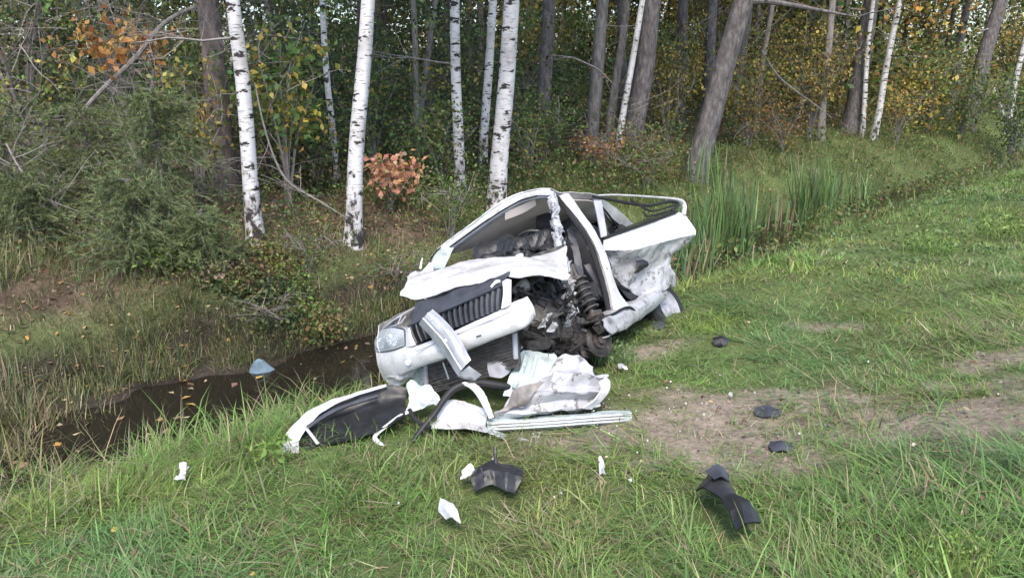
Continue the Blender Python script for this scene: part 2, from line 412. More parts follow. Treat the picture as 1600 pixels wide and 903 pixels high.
def ground_mat():
    m, t, b = mat('soil_and_turf'); a = N(t, 'ShaderNodeAttribute'); a.attribute_name = 'Col'; tc = N(t, 'ShaderNodeTexCoord')
    no = N(t, 'ShaderNodeTexNoise'); no.inputs['Scale'].default_value = 26; no.inputs['Detail'].default_value = 8; no.inputs['Roughness'].default_value = .7
    t.links.new(tc.outputs['Object'], no.inputs[0]); r = ramp(t, no.outputs[0], [(.3, (.5, .5, .5)), (.7, (1.35, 1.33, 1.3))])
    mx = N(t, 'ShaderNodeMix'); mx.data_type = 'RGBA'; mx.blend_type = 'MULTIPLY'; mx.inputs[0].default_value = 1
    t.links.new(a.outputs['Color'], mx.inputs[6]); t.links.new(r.outputs[0], mx.inputs[7]); t.links.new(mx.outputs[2], b.inputs['Base Color'])
    b.inputs['Roughness'].default_value = .95; b.inputs['Specular IOR Level'].default_value = .15
    bp = N(t, 'ShaderNodeBump'); bp.inputs['Strength'].default_value = .8; bp.inputs['Distance'].default_value = .03
    t.links.new(no.outputs[0], bp.inputs['Height']); t.links.new(bp.outputs[0], b.inputs['Normal']); return m
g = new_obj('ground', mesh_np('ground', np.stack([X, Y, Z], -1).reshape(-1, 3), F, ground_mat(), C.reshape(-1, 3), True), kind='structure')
g['label'] = 'grassy roadside verge, ditch banks and leaf strewn forest floor'

# water in the ditch
WZ = -.56
def water():
    m, t, b = mat('ditch_water'); b.inputs['Base Color'].default_value = (.016, .013, .011, 1); b.inputs['Roughness'].default_value = .06
    b.inputs['Specular IOR Level'].default_value = .5
    tc = N(t, 'ShaderNodeTexCoord'); no = N(t, 'ShaderNodeTexNoise'); no.inputs['Scale'].default_value = 7; no.inputs['Detail'].default_value = 3; t.links.new(tc.outputs['Object'], no.inputs[0])
    bp = N(t, 'ShaderNodeBump'); bp.inputs['Strength'].default_value = .08; bp.inputs['Distance'].default_value = .02; t.links.new(no.outputs[0], bp.inputs['Height']); t.links.new(bp.outputs[0], b.inputs['Normal'])
    V = []; s_ = np.linspace(-25, 60, 60)
    for s in s_:
        for n in (-8.0, -5.2): x, y = xy(s, n); V.append((x, y, WZ))
    Fq = np.array([[2*i, 2*i+1, 2*i+3, 2*i+2] for i in range(59)])
    o = new_obj('ditch_water', mesh_np('ditch_water', np.array(V), Fq, m), kind='structure'); o['label'] = 'dark brown standing water in the ditch'
water()

# ---------------------------------------------------------------- the wrecked car (local axes: X forward, Y to the car's left, Z up)
CAR_T = np.array([.588, 6.890, -.228]); CAR_E = (math.radians(24.63), math.radians(-11.27), math.radians(-114.11))
CAR_R = np.array(Euler(CAR_E, 'XYZ').to_matrix())
CAM_L = CAR_R.T @ (np.array([0, 0, CAM_H]) - CAR_T)
car = empty('wrecked_car', CAR_T.tolist(), 'crushed white saloon car tilted nose up in the ditch with its front torn open', 'car')
car.rotation_euler = CAR_E
def Ld(px, py, d): return CAM_L + CAR_R.T @ (ray(px, py)*d)
def Lp(px, py, p0, n):
    r = CAR_R.T @ ray(px, py); n = np.asarray(n, float); return CAM_L + r*(np.dot(np.asarray(p0)-CAM_L, n)/np.dot(r, n))
def Lx(px, py, x): return Lp(px, py, (x, 0, 0), (1, 0, 0))
def Ly(px, py, y): return Lp(px, py, (0, y, 0), (0, 1, 0))
def part(name, vf, m, parent=car, smooth=True, label=None):
    mb = MB()
    for V, F in (vf if isinstance(vf, list) else [vf]): mb.add(V, F)
    return mb.build(name, M[m], parent, smooth, label=label)
A = np.array

# --- roof, header rail, lining
front = [(688, 388, 7.25), (704, 376, 7.2), (730, 357, 7.12), (760, 335.5, 7.05), (790, 316, 6.98), (812, 304.5, 6.93), (838, 297, 6.86), (862, 296.5, 6.8)]
fr = A([Ld(*p) for p in front]); k = np.linspace(-1, 1, 8)
rows = [fr]
lift = A([0, .0, .0, .0, .01, .02, .02, 0.])
rows.append(np.stack([np.full(8, .05), k*.60, 1.36+.045*(1-k*k)+lift], 1)); rows.append(np.stack([np.full(8, -.5), k*.60, 1.37+.04*(1-k*k)], 1)); rows.append(np.stack([np.full(8, -1.02), k*.57, 1.30+.035*(1-k*k)], 1))
rows[1][-1] = Ld(878, 302, 6.95); rows[2][-1] = Ld(925, 304, 7.45); rows[3][-1] = Ld(944, 314, 8.0)
lip = fr + A([.035, 0, -.012]); lip2 = fr + A([.03, 0, -.055]); G = A([lip2, lip]+rows)
roof = part('roof', sheet(G, 34, 40, .006, .012, 5, 3), 'white')
part('windscreen_header', [tube(fr+A([.0, 0, -.065]), .020, 8, 40), tube(fr+A([-.05, 0, -.075]), .022, 6, 40, flat=.6)], 'trimgrey', roof)
part('windscreen_seal', tube(fr[:7]+A([.032, 0, -.058]), .0075, 6, 30), 'rubber', roof)
hl = [r.copy() for r in rows]; hl[0] = hl[0]+A([-.07, 0, -.075])
for i in range(1, 4): hl[i][:, 2] -= .055; hl[i][:, 1] *= .95
part('headliner', sheet(A(hl), 24, 24, .006, .006, 4, 8), 'headliner', roof)
v0 = [Ld(789, 331, 6.98), Ld(812, 322, 6.95), Ld(836, 311, 6.9)]; v1 = [Ld(789, 344, 7.03), Ld(815, 334, 7.0), Ld(838, 321, 6.95)]
part('sun_visor', sheet(A([v0, v1]), 6, 10, .018), 'headliner', roof, label='pale sun visor hanging down')

# --- pillars
ap = [[Ld(671, 417, 6.78), Ld(678, 400, 6.95), Ld(689, 387, 7.2)], [Ld(681, 419, 6.75), Ld(690, 402, 6.92), Ld(699, 385, 7.18)], [Ld(694, 419, 6.8), Ld(702, 402, 6.98), Ld(711, 382, 7.22)]]
part('windscreen_pillar', sheet(A(ap), 8, 14, .02, .006, 9, 2), 'pale')
part('pillar_seal', tube([Ld(669, 417, 6.77), Ld(677, 399, 6.94), Ld(688, 387, 7.19)], .007, 6, 12), 'rubber')
al = [[Ld(858, 300, 6.79), Ld(862, 325, 6.7), Ld(865, 350, 6.6), Ld(868, 378, 6.45), Ld(874, 402, 6.3), Ld(880, 425, 6.15)],
      [Ld(863, 299, 6.77), Ld(866, 325, 6.66), Ld(869, 350, 6.56), Ld(873, 378, 6.4), Ld(879, 402, 6.26), Ld(885, 428, 6.1)],
      [Ld(869, 304, 6.84), Ld(871, 327, 6.72), Ld(874, 352, 6.62), Ld(878, 378, 6.48), Ld(884, 402, 6.32), Ld(889, 425, 6.2)]]
pl = part('windscreen_pillar', sheet(A(al), 14, 60, .015, .02, 14, 5, fine=.012), 'inner', label='crushed white windscreen pillar folded into sharp creases')
rr = np.random.default_rng(5); mb = MB()
for i in range(70):    # splintered laminated glass still clinging to the pillar
    t = rr.random(); c = Ld(862+22*t+rr.normal(0, 3.5), 305+115*t, 6.74-.6*t+rr.normal(0, .03)); e = rr.normal(0, .02, (3, 3))
    V = A([c+e[0], c+e[1], c+e[2], c+e[0]+.002, c+e[1]+.002, c+e[2]+.002]); mb.add(V, [[0, 1, 2], [5, 4, 3]])
mb.build('glass_splinters', M['alu'], pl, False, kind='stuff')
bo = [(884, 306, 6.93), (897, 322, 6.93), (921, 356, 6.93), (936, 384, 6.93), (951, 424, 6.88), (962, 455, 6.83), (982, 484, 6.78)]
bi = [(873, 305, 6.88), (886, 322, 6.88), (911, 356, 6.86), (926, 382, 6.85), (939, 418, 6.8), (948, 450, 6.72), (956, 490, 6.6)]
bl = [[Ld(*p) for p in bi], [Ld((a[0]+b[0])/2, (a[1]+b[1])/2, (a[2]+b[2])/2-.025) for a, b in zip(bo, bi)], [Ld(*p) for p in bo]]
bp_ = part('door_pillar', sheet(A(bl), 10, 50, .03, .008, 6, 11), 'white')
part('door_seal', tube([Ld(p[0]-4, p[1]+3, p[2]-.01) for p in bi], .022, 6, 40), 'rubber', bp_)
part('latch', [lathe([(.001, .012), (.02, .012), (.022, 0), (.022, -.02)], 12, zto(CAM_L-Ld(946, 421, 6.8)), Ld(946, 421, 6.8))], 'dirty', bp_)
part('seat_belt', sheet(A([[Ld(890, 330, 6.98), Ld(905, 355, 6.98), Ld(914, 375, 6.95), Ld(919, 391, 6.93)], [Ld(894, 328, 6.98), Ld(909, 353, 6.98), Ld(918, 374, 6.95), Ld(922.5, 390, 6.93)]]), 4, 16, .003), 'trimgrey')
# rear pillars, rear roof rail and right-hand window frames
def bar(pts, r, m='white', name='pillar', flat=.6, n=14, sides=8): return part(name, tube(pts, r, sides, n, flat=flat), m)
cp = [[Ld(930, 306, 7.6), Ld(946, 314, 8.0), Ld(966, 328, 8.4), Ld(990, 350, 8.75)], [Ld(933, 313, 7.62), Ld(944, 322, 8.0), Ld(962, 336, 8.35), Ld(978, 356, 8.7)], [Ld(937, 320, 7.65), Ld(943, 330, 8.0), Ld(955, 346, 8.3), Ld(966, 366, 8.6)]]
part('rear_pillar', sheet(A(cp), 8, 20, .03), 'white')
part('quarter_window', sheet(A([[Ld(940, 325, 7.95), Ld(952, 345, 8.1), Ld(964, 360, 8.3)], [Ld(941, 345, 7.95), Ld(950, 356, 8.05), Ld(958, 365, 8.2)], [Ld(943, 364, 7.9), Ld(952, 367, 8.0), Ld(962, 368, 8.15)]]), 6, 8, .004), 'glass')
part('quarter_window_seal', tube([Ld(940, 323, 7.93), Ld(954, 340, 8.1), Ld(967, 361, 8.3), Ld(955, 370, 8.1), Ld(943, 367, 7.9)], .013, 6, 24), 'rubber')
part('door_pillar', tube([(-.08, -.80, .92), (-.1, -.72, 1.12), (-.12, -.60, 1.33)], .04, 8, 10, flat=.5), 'trimgrey', label='grey inner side of the far door pillar')
part('rear_pillar', tube([(-1.0, -.57, 1.31), (-1.35, -.62, 1.15), (-1.75, -.68, .96)], .05, 8, 10, flat=.6), 'white')
part('roof_rail', tube([fr[0]-A([.05, 0, .03]), (.1, -.60, 1.34), (-.5, -.60, 1.35), (-1.02, -.57, 1.29)], .03, 8, 16), 'white')

# --- hood: folded up into a long ridge
H0 = [(640, 428), (686, 419.5), (730, 411), (765, 405), (800, 401), (839, 405), (877, 416), (888, 428)]
H1 = [(633, 446), (686, 438), (730, 429), (765, 421), (800, 414), (839, 416), (870, 426), (888, 436)]
H2 = [(625, 464), (652, 467.5), (700, 453), (750, 440), (782, 428), (812, 434), (849, 432), (878, 440)]
back = [(1.08, y, .90) for y in np.linspace(-.72, .66, 8)]
HG = [back, [Lx(*p, 1.45) for p in H0], [Lx(*p, 1.78) for p in H1], [Lx(*p, 1.93) for p in H2]]
hood = part('hood', sheet(A(HG), 40, 70, .006, .022, 5, 21, ragged=.02, fine=.004), 'white', label='white hood buckled into a raised ridge')
part('washer_nozzle', box8(Lx(812, 400, 1.44), (.02, .028, .016), None, .3), 'white', hood)
fl = [[Ld(638, 430, 6.25), Ld(652, 422, 6.35), Ld(670, 416, 6.5)], [Ld(640, 442, 6.2), Ld(654, 436, 6.25), Ld(676, 424, 6.45)], [Ld(637, 455, 6.1), Ld(650, 452, 6.15), Ld(672, 440, 6.3)]]
part('front_wing', sheet(A(fl), 18, 24, .006, .05, 12, 31, ragged=.02), 'white', label='small crumpled lump of the far front wing')
part('broken_mirror_stub', tube([Ld(657, 420, 6.4), Ld(658, 412, 6.4), Ld(660, 403, 6.42)], [.012, .01, .004], 6, 6), 'white')
part('front_wing', sheet(A([[(1.95, -.74, .72), (1.5, -.80, .80), (1.05, -.80, .86)], [(1.98, -.78, .55), (1.55, -.85, .68), (1.05, -.84, .6)], [(1.95, -.76, .40), (1.7, -.84, .45), (1.05, -.83, .3)]]), 16, 24, .006, .02, 8, 33), 'white')

# --- nose: bumper, headlight, grille
TX = [1.93, 2.05, 2.13, 2.17, 2.2, 2.2, 2.2, 2.17, 2.12, 2.06]
T0 = [(587, 549), (610, 548), (633, 541), (650, 541), (680, 530), (711, 518), (745, 502), (781, 485), (799, 474), (824, 464)]
T2 = [(600, 594), (620, 588), (640, 579), (665, 570), (690, 561), (728, 547), (765, 532), (804, 517), (824, 507), (836, 492)]
T1 = [((a[0]+b[0])/2-(3 if i == 0 else 0), (a[1]+b[1])/2) for i, (a, b) in enumerate(zip(T0, T2))]
bump = part('front_bumper', sheet(A([[Lx(*p, x-.05) for p, x in zip(T0, TX)], [Lx(*p, x) for p, x in zip(T0, TX)], [Lx(*p, x+.045) for p, x in zip(T1, TX)], [Lx(*p, x+.01) for p, x in zip(T2, TX)], [Lx(p[0]+2, p[1]+1, x-.08) for p, x in zip(T2, TX)]]), 26, 80, .006, .004, 4, 41, fine=.0015), 'white')
part('moulding_groove', tube([Lx(650+i*18.2, 549-i*7.6, 2.228) for i in range(9)], .0035, 5, 30), 'trimgrey', bump)
part('tow_eye_cover', lathe([(.001, .006), (.024, .006), (.028, 0)], 18, zto((1, -.1, .05)), Lx(638, 566, 2.175)), 'white', bump)
part('scrape', box8(Lx(748, 525, 2.243), (.003, .02, .006)), 'plastic_grey', bump); part('scrape', box8(Lx(685, 547, 2.243), (.003, .006, .012)), 'plastic_grey', bump)
part('bumper_end', sheet(A([[Lx(799, 473, 2.12), Lx(812, 469, 2.09), Lx(824, 463, 2.06)], [Lx(812, 492, 2.15), Lx(824, 486, 2.1), Lx(833, 480, 2.05)], [Lx(812, 515, 2.13), Lx(826, 506, 2.1), Lx(836, 493, 2.05)]]), 14, 14, .006, .012, 8, 43, ragged=.02), 'white', bump)
gs = [[Lx(785, 440, 2.13), Lx(792, 436, 2.12), Lx(799, 437, 2.10)], [Lx(786, 458, 2.165), Lx(792, 456, 2.16), Lx(799, 455, 2.12)], [Lx(783, 482, 2.185), Lx(791, 480, 2.175), Lx(799, 476, 2.13)]]
part('grille_surround', sheet(A(gs), 14, 8, .02), 'white')
part('grille_surround', sheet(A([[Lx(633, 514, 2.1), Lx(637, 509, 2.13), Lx(640, 509, 2.13)], [Lx(634, 527, 2.13), Lx(640, 526, 2.16), Lx(644, 525, 2.15)], [Lx(634, 543, 2.14), Lx(643, 541, 2.175), Lx(650, 538, 2.17)]]), 12, 8, .02), 'white')
def lerp2(a, b, t): return (a[0]+(b[0]-a[0])*t, a[1]+(b[1]-a[1])*t)
gTL, gTR, gBR, gBL = (637, 510), (785, 446), (782, 483), (648, 538)
part('grille_backing', sheet(A([[Lx(*lerp2(gTL, gTR, t), 2.07) for t in (0, .5, 1)], [Lx(*lerp2(gBL, gBR, t), 2.10) for t in (0, .5, 1)]]), 6, 12, .006), 'plastic')
for i in range(17):
    t = (i+.5)/17; a = Lx(*lerp2(gTL, gTR, t), 2.125); b = Lx(*lerp2(gBL, gBR, t), 2.165)
    part('grille_slat', tube([a, (a+b)/2+A([.012, 0, 0]), b], .0095, 6, 6, flat=2.1), 'plastic_grey', label=None)
part('grille_rim', tube([Lx(637, 509, 2.14), Lx(700, 482, 2.16), Lx(785, 445, 2.14)], .011, 8, 20), 'plastic_grey')
carr = [[Lx(650, 472, 1.9), Lx(690, 460, 1.9), Lx(752, 440, 1.9), Lx(797, 424, 1.9)], [Lx(646, 488, 2.0), Lx(690, 474, 2.0), Lx(745, 452, 2.0), Lx(791, 432, 2.0)], [Lx(640, 507, 2.11), Lx(690, 486, 2.11), Lx(740, 465, 2.11), Lx(785, 444, 2.10)]]
part('lock_carrier', sheet(A(carr), 16, 36, .012, .012, 9, 47), 'plastic_grey', label='dark plastic lock carrier above the grille')
part('broken_trim', sheet(A([[Lx(766, 447, 2.16), Lx(774, 438, 2.15), Lx(781, 437, 2.14)], [Lx(768, 450, 2.16), Lx(775, 443, 2.15), Lx(782, 441, 2.14)]]), 5, 10, .01), 'white', label='small white bracket of torn trim over the grille')
hx = [[Lx(596, 515, 1.93), Lx(612, 511.5, 2.03), Lx(631, 515, 2.09)], [Lx(586.5, 533, 1.93), Lx(608, 530, 2.07), Lx(632.5, 527, 2.13)], [Lx(588.5, 549.5, 1.93), Lx(610, 547, 2.06), Lx(633, 540, 2.12)]]
hl_ = part('headlight', sheet(A(hx)-A([.09, 0, 0]), 10, 14, .03), 'trimgrey', label='cracked headlight with two round reflectors')
part('lens', sheet(A(hx)+A([.012, 0, 0]), 14, 20, .004, .002, 14, 3), 'lens', hl_)
part('lens_rim', tube([hx[0][0], hx[0][1], hx[0][2], hx[1][2], hx[2][2], hx[2][1], hx[2][0], hx[1][0], hx[0][0]], .007, 6, 40, cap=False), 'plastic_grey', hl_)
for (u, v_, r_, x_) in ((600, 535, .05, 1.935), (618.5, 529, .054, 2.015)):
    part('reflector', lathe([(r_, .05), (r_*.92, .03), (r_*.6, .008), (.012, 0), (.012, .03), (.001, .034)], 20, zto((1, -.1, .02)), Lx(u, v_, x_)), 'chrome', hl_)
part('headlight_bracket', [tube([Lx(598, 514, 1.95), Lx(615, 500, 1.95), Lx(630, 491, 1.93), Lx(652, 478, 1.9)], .008, 5, 14), tube([Lx(606, 512, 2.0), Lx(625, 505, 2.0), Lx(634, 494, 1.95)], .006, 5, 10), tube([Lx(620, 510, 2.0), Lx(628, 492, 1.93)], .006, 5)], 'trimgrey')
# bumper carrier and torn liner hanging below it
part('torn_bumper_edge', sheet(A([[Lx(600, 592, 2.0), Lx(622, 586, 2.06), Lx(645, 577, 2.1)], [Lx(606, 602, 1.97), Lx(625, 598, 2.0), Lx(650, 584, 2.04)], [Lx(598, 613, 2.0), Lx(618, 608, 1.98), Lx(628, 592, 1.98)]]), 14, 18, .005, .03, 12, 51, ragged=.05), 'white')
part('torn_liner', sheet(A([[Lx(640, 580, 2.0), Lx(650, 578, 2.02), Lx(660, 574, 2.02)], [Lx(646, 605, 1.97), Lx(655, 600, 1.98), Lx(664, 592, 1.98)], [Lx(638, 632, 2.02), Lx(650, 626, 2.0), Lx(660, 612, 1.98)]]), 14, 14, .005, .035, 13, 52, ragged=.03), 'pale')
# radiator under the bumper
rd0 = [Lx(662, 566, 2.02), Lx(730, 545, 2.02), Lx(806, 518, 2.02)]; rd1 = [Lx(672, 616, 2.0), Lx(740, 598, 2.0), Lx(812, 572, 2.0)]
rad = part('radiator', sheet(A([rd0, rd1]), 6, 16, .04, .006, 6, 55), 'fins', label='crushed dark radiator core')
for i in range(15):
    t = (i+.5)/15; a, b = rd0[0]*(1-t)+rd1[0]*t, rd0[2]*(1-t)+rd1[2]*t
    wob = rr.normal(0, .006, (7, 3)); wob[:, 0] = np.abs(wob[:, 0])+.008
    part('fin', tube(A([a*(1-q)+b*q for q in np.linspace(0, 1, 7)])+wob, .0035, 4, 14), 'fin_line', rad)
for p, q_ in (((664, 568), (667, 618)), ((804, 520), (806, 560))): part('end_tank', tube([Lx(*p, 2.04), Lx(*q_, 2.02)], .02, 8, 6), 'trimgrey', rad)
part('radiator_strap', tube([Lx(692, 566, 2.06), Lx(697, 580, 2.06), Lx(701, 592, 2.05)], .008, 5, 8, flat=.4), 'pale', rad)
# silver crossmember torn loose across the grille
cm = [[Lx(655, 505, 2.27), Lx(685, 541, 2.29), Lx(716, 586, 2.31)], [Lx(662, 497, 2.31), Lx(693, 531, 2.33), Lx(722, 577, 2.34)], [Lx(669, 489, 2.31), Lx(701, 521, 2.33), Lx(729, 569, 2.34)], [Lx(676, 483, 2.27), Lx(708, 515, 2.29), Lx(736, 562, 2.31)]]
cmo = part('crossmember', sheet(A(cm), 14, 40, .006, .008, 7, 61, fine=.003), 'alu', label='silver steel crossmember torn loose across the grille')
part('flange', [tube([c_+A([.01, 0, 0]) for c_ in cm[1]], .006, 5, 20), tube([c_+A([.01, 0, 0]) for c_ in cm[2]], .006, 5, 20)], 'steel', cmo)
part('bolt_hole', [lathe([(.001, 0), (.012, 0), (.015, -.005)], 10, zto((1, 0, 0)), Lx(696, 532, 2.345)), lathe([(.001, 0), (.008, 0), (.011, -.005)], 10, zto((1, 0, 0)), Lx(674, 499, 2.335))], 'white', cmo)
part('crossmember_end', sheet(A([[Lx(716, 585, 2.3), Lx(724, 578, 2.32), Lx(733, 570, 2.3)], [Lx(722, 592, 2.27), Lx(735, 588, 2.28), Lx(744, 578, 2.27)], [Lx(735, 598, 2.25), Lx(745, 594, 2.25), Lx(752, 587, 2.25)]]), 12, 12, .006, .02, 14, 63, ragged=.02), 'alu', cmo)

# --- cabin: floor, firewall, dash, seats
part('floor_pan', sheet(A([[(1.1, -.75, .22), (1.1, 0, .26), (1.1, .72, .22)], [(0, -.78, .2), (0, 0, .3), (0, .78, .2)], [(-1.6, -.75, .3), (-1.6, 0, .36), (-1.6, .75, .3)]]), 14, 12, .03), 'dirty')
part('firewall', sheet(A([[(1.08, -.74, .9), (1.05, 0, .92), (.98, .6, .92)], [(1.12, -.74, .5), (1.1, 0, .5), (.95, .6, .5)], [(1.1, -.74, .2), (1.05, 0, .2), (.9, .6, .2)]]), 14, 18, .02, .05, 6, 71), 'dirty')
dg = [[Ld(742, 408, 6.75), Ld(775, 398, 6.7), Ld(812, 392, 6.6), Ld(850, 394, 6.45), Ld(876, 400, 6.35)],
      [Ld(744, 394, 6.9), Ld(778, 382, 6.85), Ld(815, 374, 6.75), Ld(850, 374, 6.6), Ld(872, 384, 6.5)],
      [Ld(750, 388, 7.1), Ld(785, 376, 7.05), Ld(815, 370, 6.95), Ld(848, 369, 6.85), Ld(868, 376, 6.75)]]
dash = part('dashboard', sheet(A(dg), 24, 50, .02, .045, 11, 73, fine=.01), 'plastic')
part('dashboard_front', sheet(A([dg[0], [Ld(742, 425, 6.7), Ld(775, 420, 6.65), Ld(812, 415, 6.55), Ld(850, 415, 6.4), Ld(878, 420, 6.3)]]), 8, 40, .02, .05, 12, 74), 'plastic', dash)
a_ = np.linspace(0, 2*math.pi, 30); wc = Ld(835, 385, 6.95); Rw = zto((-.75, 0, .6))
part('steering_wheel', [tube(wc+A([[.18*math.cos(t), .18*math.sin(t), 0] for t in a_])@Rw.T, .015, 6, cap=False), tube([wc-Rw@A([.18, 0, 0]), wc+Rw@A([0, 0, -.03]), wc+Rw@A([.18, 0, 0])], .02, 6, 8)], 'plastic')
mb = MB()
for i in range(16):
    p = A([Ld(rr.uniform(800, 882), rr.uniform(386, 420), rr.uniform(6.3, 6.6))]); q = p+rr.normal(0, .09, (1, 3)); r2 = (p+q)/2+rr.normal(0, .05, (1, 3))
    mb.add(*tube(np.concatenate([p, r2, q]), rr.uniform(.004, .012), 5, 8))
mb.build('dash_wiring', M['plastic'], dash)
def seat(y, x0=-.1, sc=1.0):
    s_ = part('front_seat', [box8((x0+.28, y, .45), (.26, .24, .09), rot(0, -.15, 0), .4), box8((x0-.06, y, .82), (.07, .23, .32), rot(0, -.28, 0), .45)], 'seat')
    part('headrest', box8((x0-.17, y, 1.20), (.05, .13, .09), rot(0, -.2, 0), .45), 'seat', s_)
    part('headrest_post', [tube([(x0-.14, y-.05, 1.06), (x0-.16, y-.05, 1.16)], .007, 5), tube([(x0-.14, y+.05, 1.06), (x0-.16, y+.05, 1.16)], .007, 5)], 'steel', s_)
seat(.36); seat(-.38)
part('rear_seat', [box8((-.78, 0, .46), (.24, .62, .09), rot(0, -.1, 0), .4), box8((-1.12, 0, .82), (.08, .62, .34), rot(0, -.35, 0), .4), box8((-1.3, .35, 1.14), (.05, .12, .08), None, .4), box8((-1.3, -.35, 1.14), (.05, .12, .08), None, .4)], 'seat')
hr = A([[Ld(839, 334, 7.3), Ld(850, 331, 7.28), Ld(861, 334, 7.25)], [Ld(837, 350, 7.25), Ld(849, 350, 7.2), Ld(862, 350, 7.2)], [Ld(839, 367, 7.3), Ld(850, 368, 7.28), Ld(863, 366, 7.25)]])
part('headrest', sheet(hr, 10, 10, .09), 'seat')
part('deployed_belt_panel', sheet(A([[Ld(885, 360, 7.0), Ld(892, 385, 6.95), Ld(900, 420, 6.85), Ld(904, 445, 6.7)], [Ld(893, 352, 7.02), Ld(902, 382, 6.97), Ld(910, 418, 6.87), Ld(913, 444, 6.72)]]), 6, 20, .01, .02, 8, 77), 'plastic_grey')
part('door_step_trim', sheet(A([[Ld(912, 415, 6.95), Ld(925, 435, 6.85), Ld(935, 460, 6.75)], [Ld(922, 412, 6.95), Ld(935, 440, 6.85), Ld(945, 470, 6.75)]]), 6, 14, .01, .01, 8, 78), 'plastic_grey')

# --- left side: sill, rear door bent open, quarter panel
sl0 = [Ld(941, 500, 6.15), Ld(965, 486, 6.5), Ld(1000, 471, 7.0), Ld(1039, 450, 7.7)]; sl1 = [Ld(946, 512, 6.1), Ld(970, 500, 6.45), Ld(1004, 484, 6.95), Ld(1042, 462, 7.65)]; sl2 = [Ld(955, 523, 6.15), Ld(975, 514, 6.5), Ld(1004, 497, 7.0), Ld(1038, 470, 7.7)]
sb = A([.0, -.08, 0]); sill = part('sill', sheet(A([[p+A([0, -.12, .03]) for p in sl0], sl0, sl1, sl2, [p+sb for p in sl2]]), 18, 46, .01, .007, 8, 81, fine=.004), 'white_bad', label='scraped and buckled white door sill')
part('sill_seal', tube([Ld(930, 497, 6.3), Ld(955, 492, 6.35), Ld(976, 481, 6.6), Ld(988, 482, 6.75), Ld(996, 494, 6.9)], .012, 6, 24), 'rubber', sill)
HN = A([math.sin(math.radians(32)), math.cos(math.radians(32)), 0]); H0p = A([-.1, .80, .9])
def D(px, py, off=0.): return Lp(px, py, H0p+HN*off, HN)
dr = [[(943, 372), (980, 359), (1020, 345), (1054, 332), (1069, 334)], [(943, 376), (980, 363), (1021, 349), (1057, 337), (1075, 342)], [(943, 384), (982, 376), (1025, 362), (1063, 352), (1086, 358)], [(945, 391), (984, 391), (1025, 381), (1064, 371), (1087, 366)]]
off = [-.03, .02, .055, .065]
door = part('rear_door', sheet(A([[D(*p, o) for p in r] for r, o in zip(dr, off)]), 30, 60, .012, .004, 4, 87, fine=.003), 'white', label='dented white rear door bent open')
dl = [[(945, 391), (984, 391), (1025, 381), (1064, 371), (1087, 366)], [(948, 399), (985, 406), (1020, 405), (1050, 394), (1079, 377)], [(951, 408), (988, 414), (1018, 415), (1040, 406), (1052, 395)], [(956, 424), (990, 430), (1015, 432), (1034, 428), (1046, 412)], [(963, 442), (985, 457), (1003, 465), (1024, 461), (1044, 448)]]
doff = [.065, -.04, -.08, -.13, -.2]
part('lower_skin', sheet(A([[D(*p, o) for p in r] for r, o in zip(dl, doff)]), 54, 64, .008, .022, 7, 88, ragged=.012, fine=.006, lin=True), 'white_bad', door, 'crumpled and scraped lower half of the rear door')
part('window_post', sheet(A([[D(924, 305, -.02), D(932, 340, -.02), D(938, 372, -.02)], [D(937, 306, 0), D(943, 340, 0), D(948, 372, 0)]]), 5, 12, .02), 'trimgrey', door)
part('belt_seal', [tube([D(942, 373, .02), D(985, 357, .025), D(1030, 341, .025), D(1057, 331, .02)], .024, 8, 24, flat=.6), tube([D(960, 362, .05), D(1020, 340, .05), D(1052, 330, .04)], .006, 5, 16)], 'rubber', door)
part('window_frame', [tube([D(930, 306, -.01), D(960, 305, 0), D(1000, 307, .0), D(1040, 310, 0), D(1063, 314, 0), D(1069, 322, 0), D(1068, 336, 0)], [.014, .016, .018, .02, .03, .03, .03], 8, 40, flat=.6)], 'white', door)
part('window_seal', [tube([D(926, 307, .02), D(950, 311, .03), D(985, 318, .03), D(1015, 321, .02), D(1045, 315, .02), D(1060, 319, .02), D(1050, 330, .02)], .017, 7, 40), tube([D(985, 312, .03), D(1008, 326, .04), D(1020, 330, .03), D(1040, 325, .02), D(1058, 320, .02)], .011, 6, 26), tube([D(1005, 330, .03), D(1012, 338, .03), D(1040, 331, .02), D(1060, 322, .02)], .009, 6, 20)], 'rubber', door)
part('tear', [sheet(A([[D(992, 407, -.02), D(1003, 405, -.02), D(1012, 408, -.02)], [D(996, 415, -.05), D(1003, 418, -.05), D(1010, 413, -.05)], [D(990, 428, -.08), D(996, 424, -.07), D(1000, 420, -.06)]]), 8, 8, .01, .03, 14, 89)], 'plastic', door)
part('lower_gap', [sheet(A([[D(957, 432, -.10), D(966, 438, -.10), D(972, 450, -.10)], [D(962, 446, -.12), D(980, 458, -.12), D(992, 460, -.13)], [D(966, 452, -.14), D(984, 468, -.14), D(996, 470, -.14)]]), 10, 14, .008, .02, 12, 90)], 'plastic', door)
part('keyhole', lathe([(.001, .003), (.013, .003), (.015, -.002)], 10, zto(HN), D(1074, 357, .058)), 'plastic', door)
part('rear_quarter', sheet(A([[(-.95, .74, .96), (-1.5, .72, .97), (-2.15, .62, .93)], [(-.97, .82, .75), (-1.5, .82, .72), (-2.2, .72, .72)], [(-.98, .82, .55), (-1.35, .84, .62), (-2.22, .74, .45)], [(-.98, .80, .32), (-1.68, .8, .35), (-2.2, .7, .3)]]), 26, 30, .01, .03, 6, 91), 'white_bad')
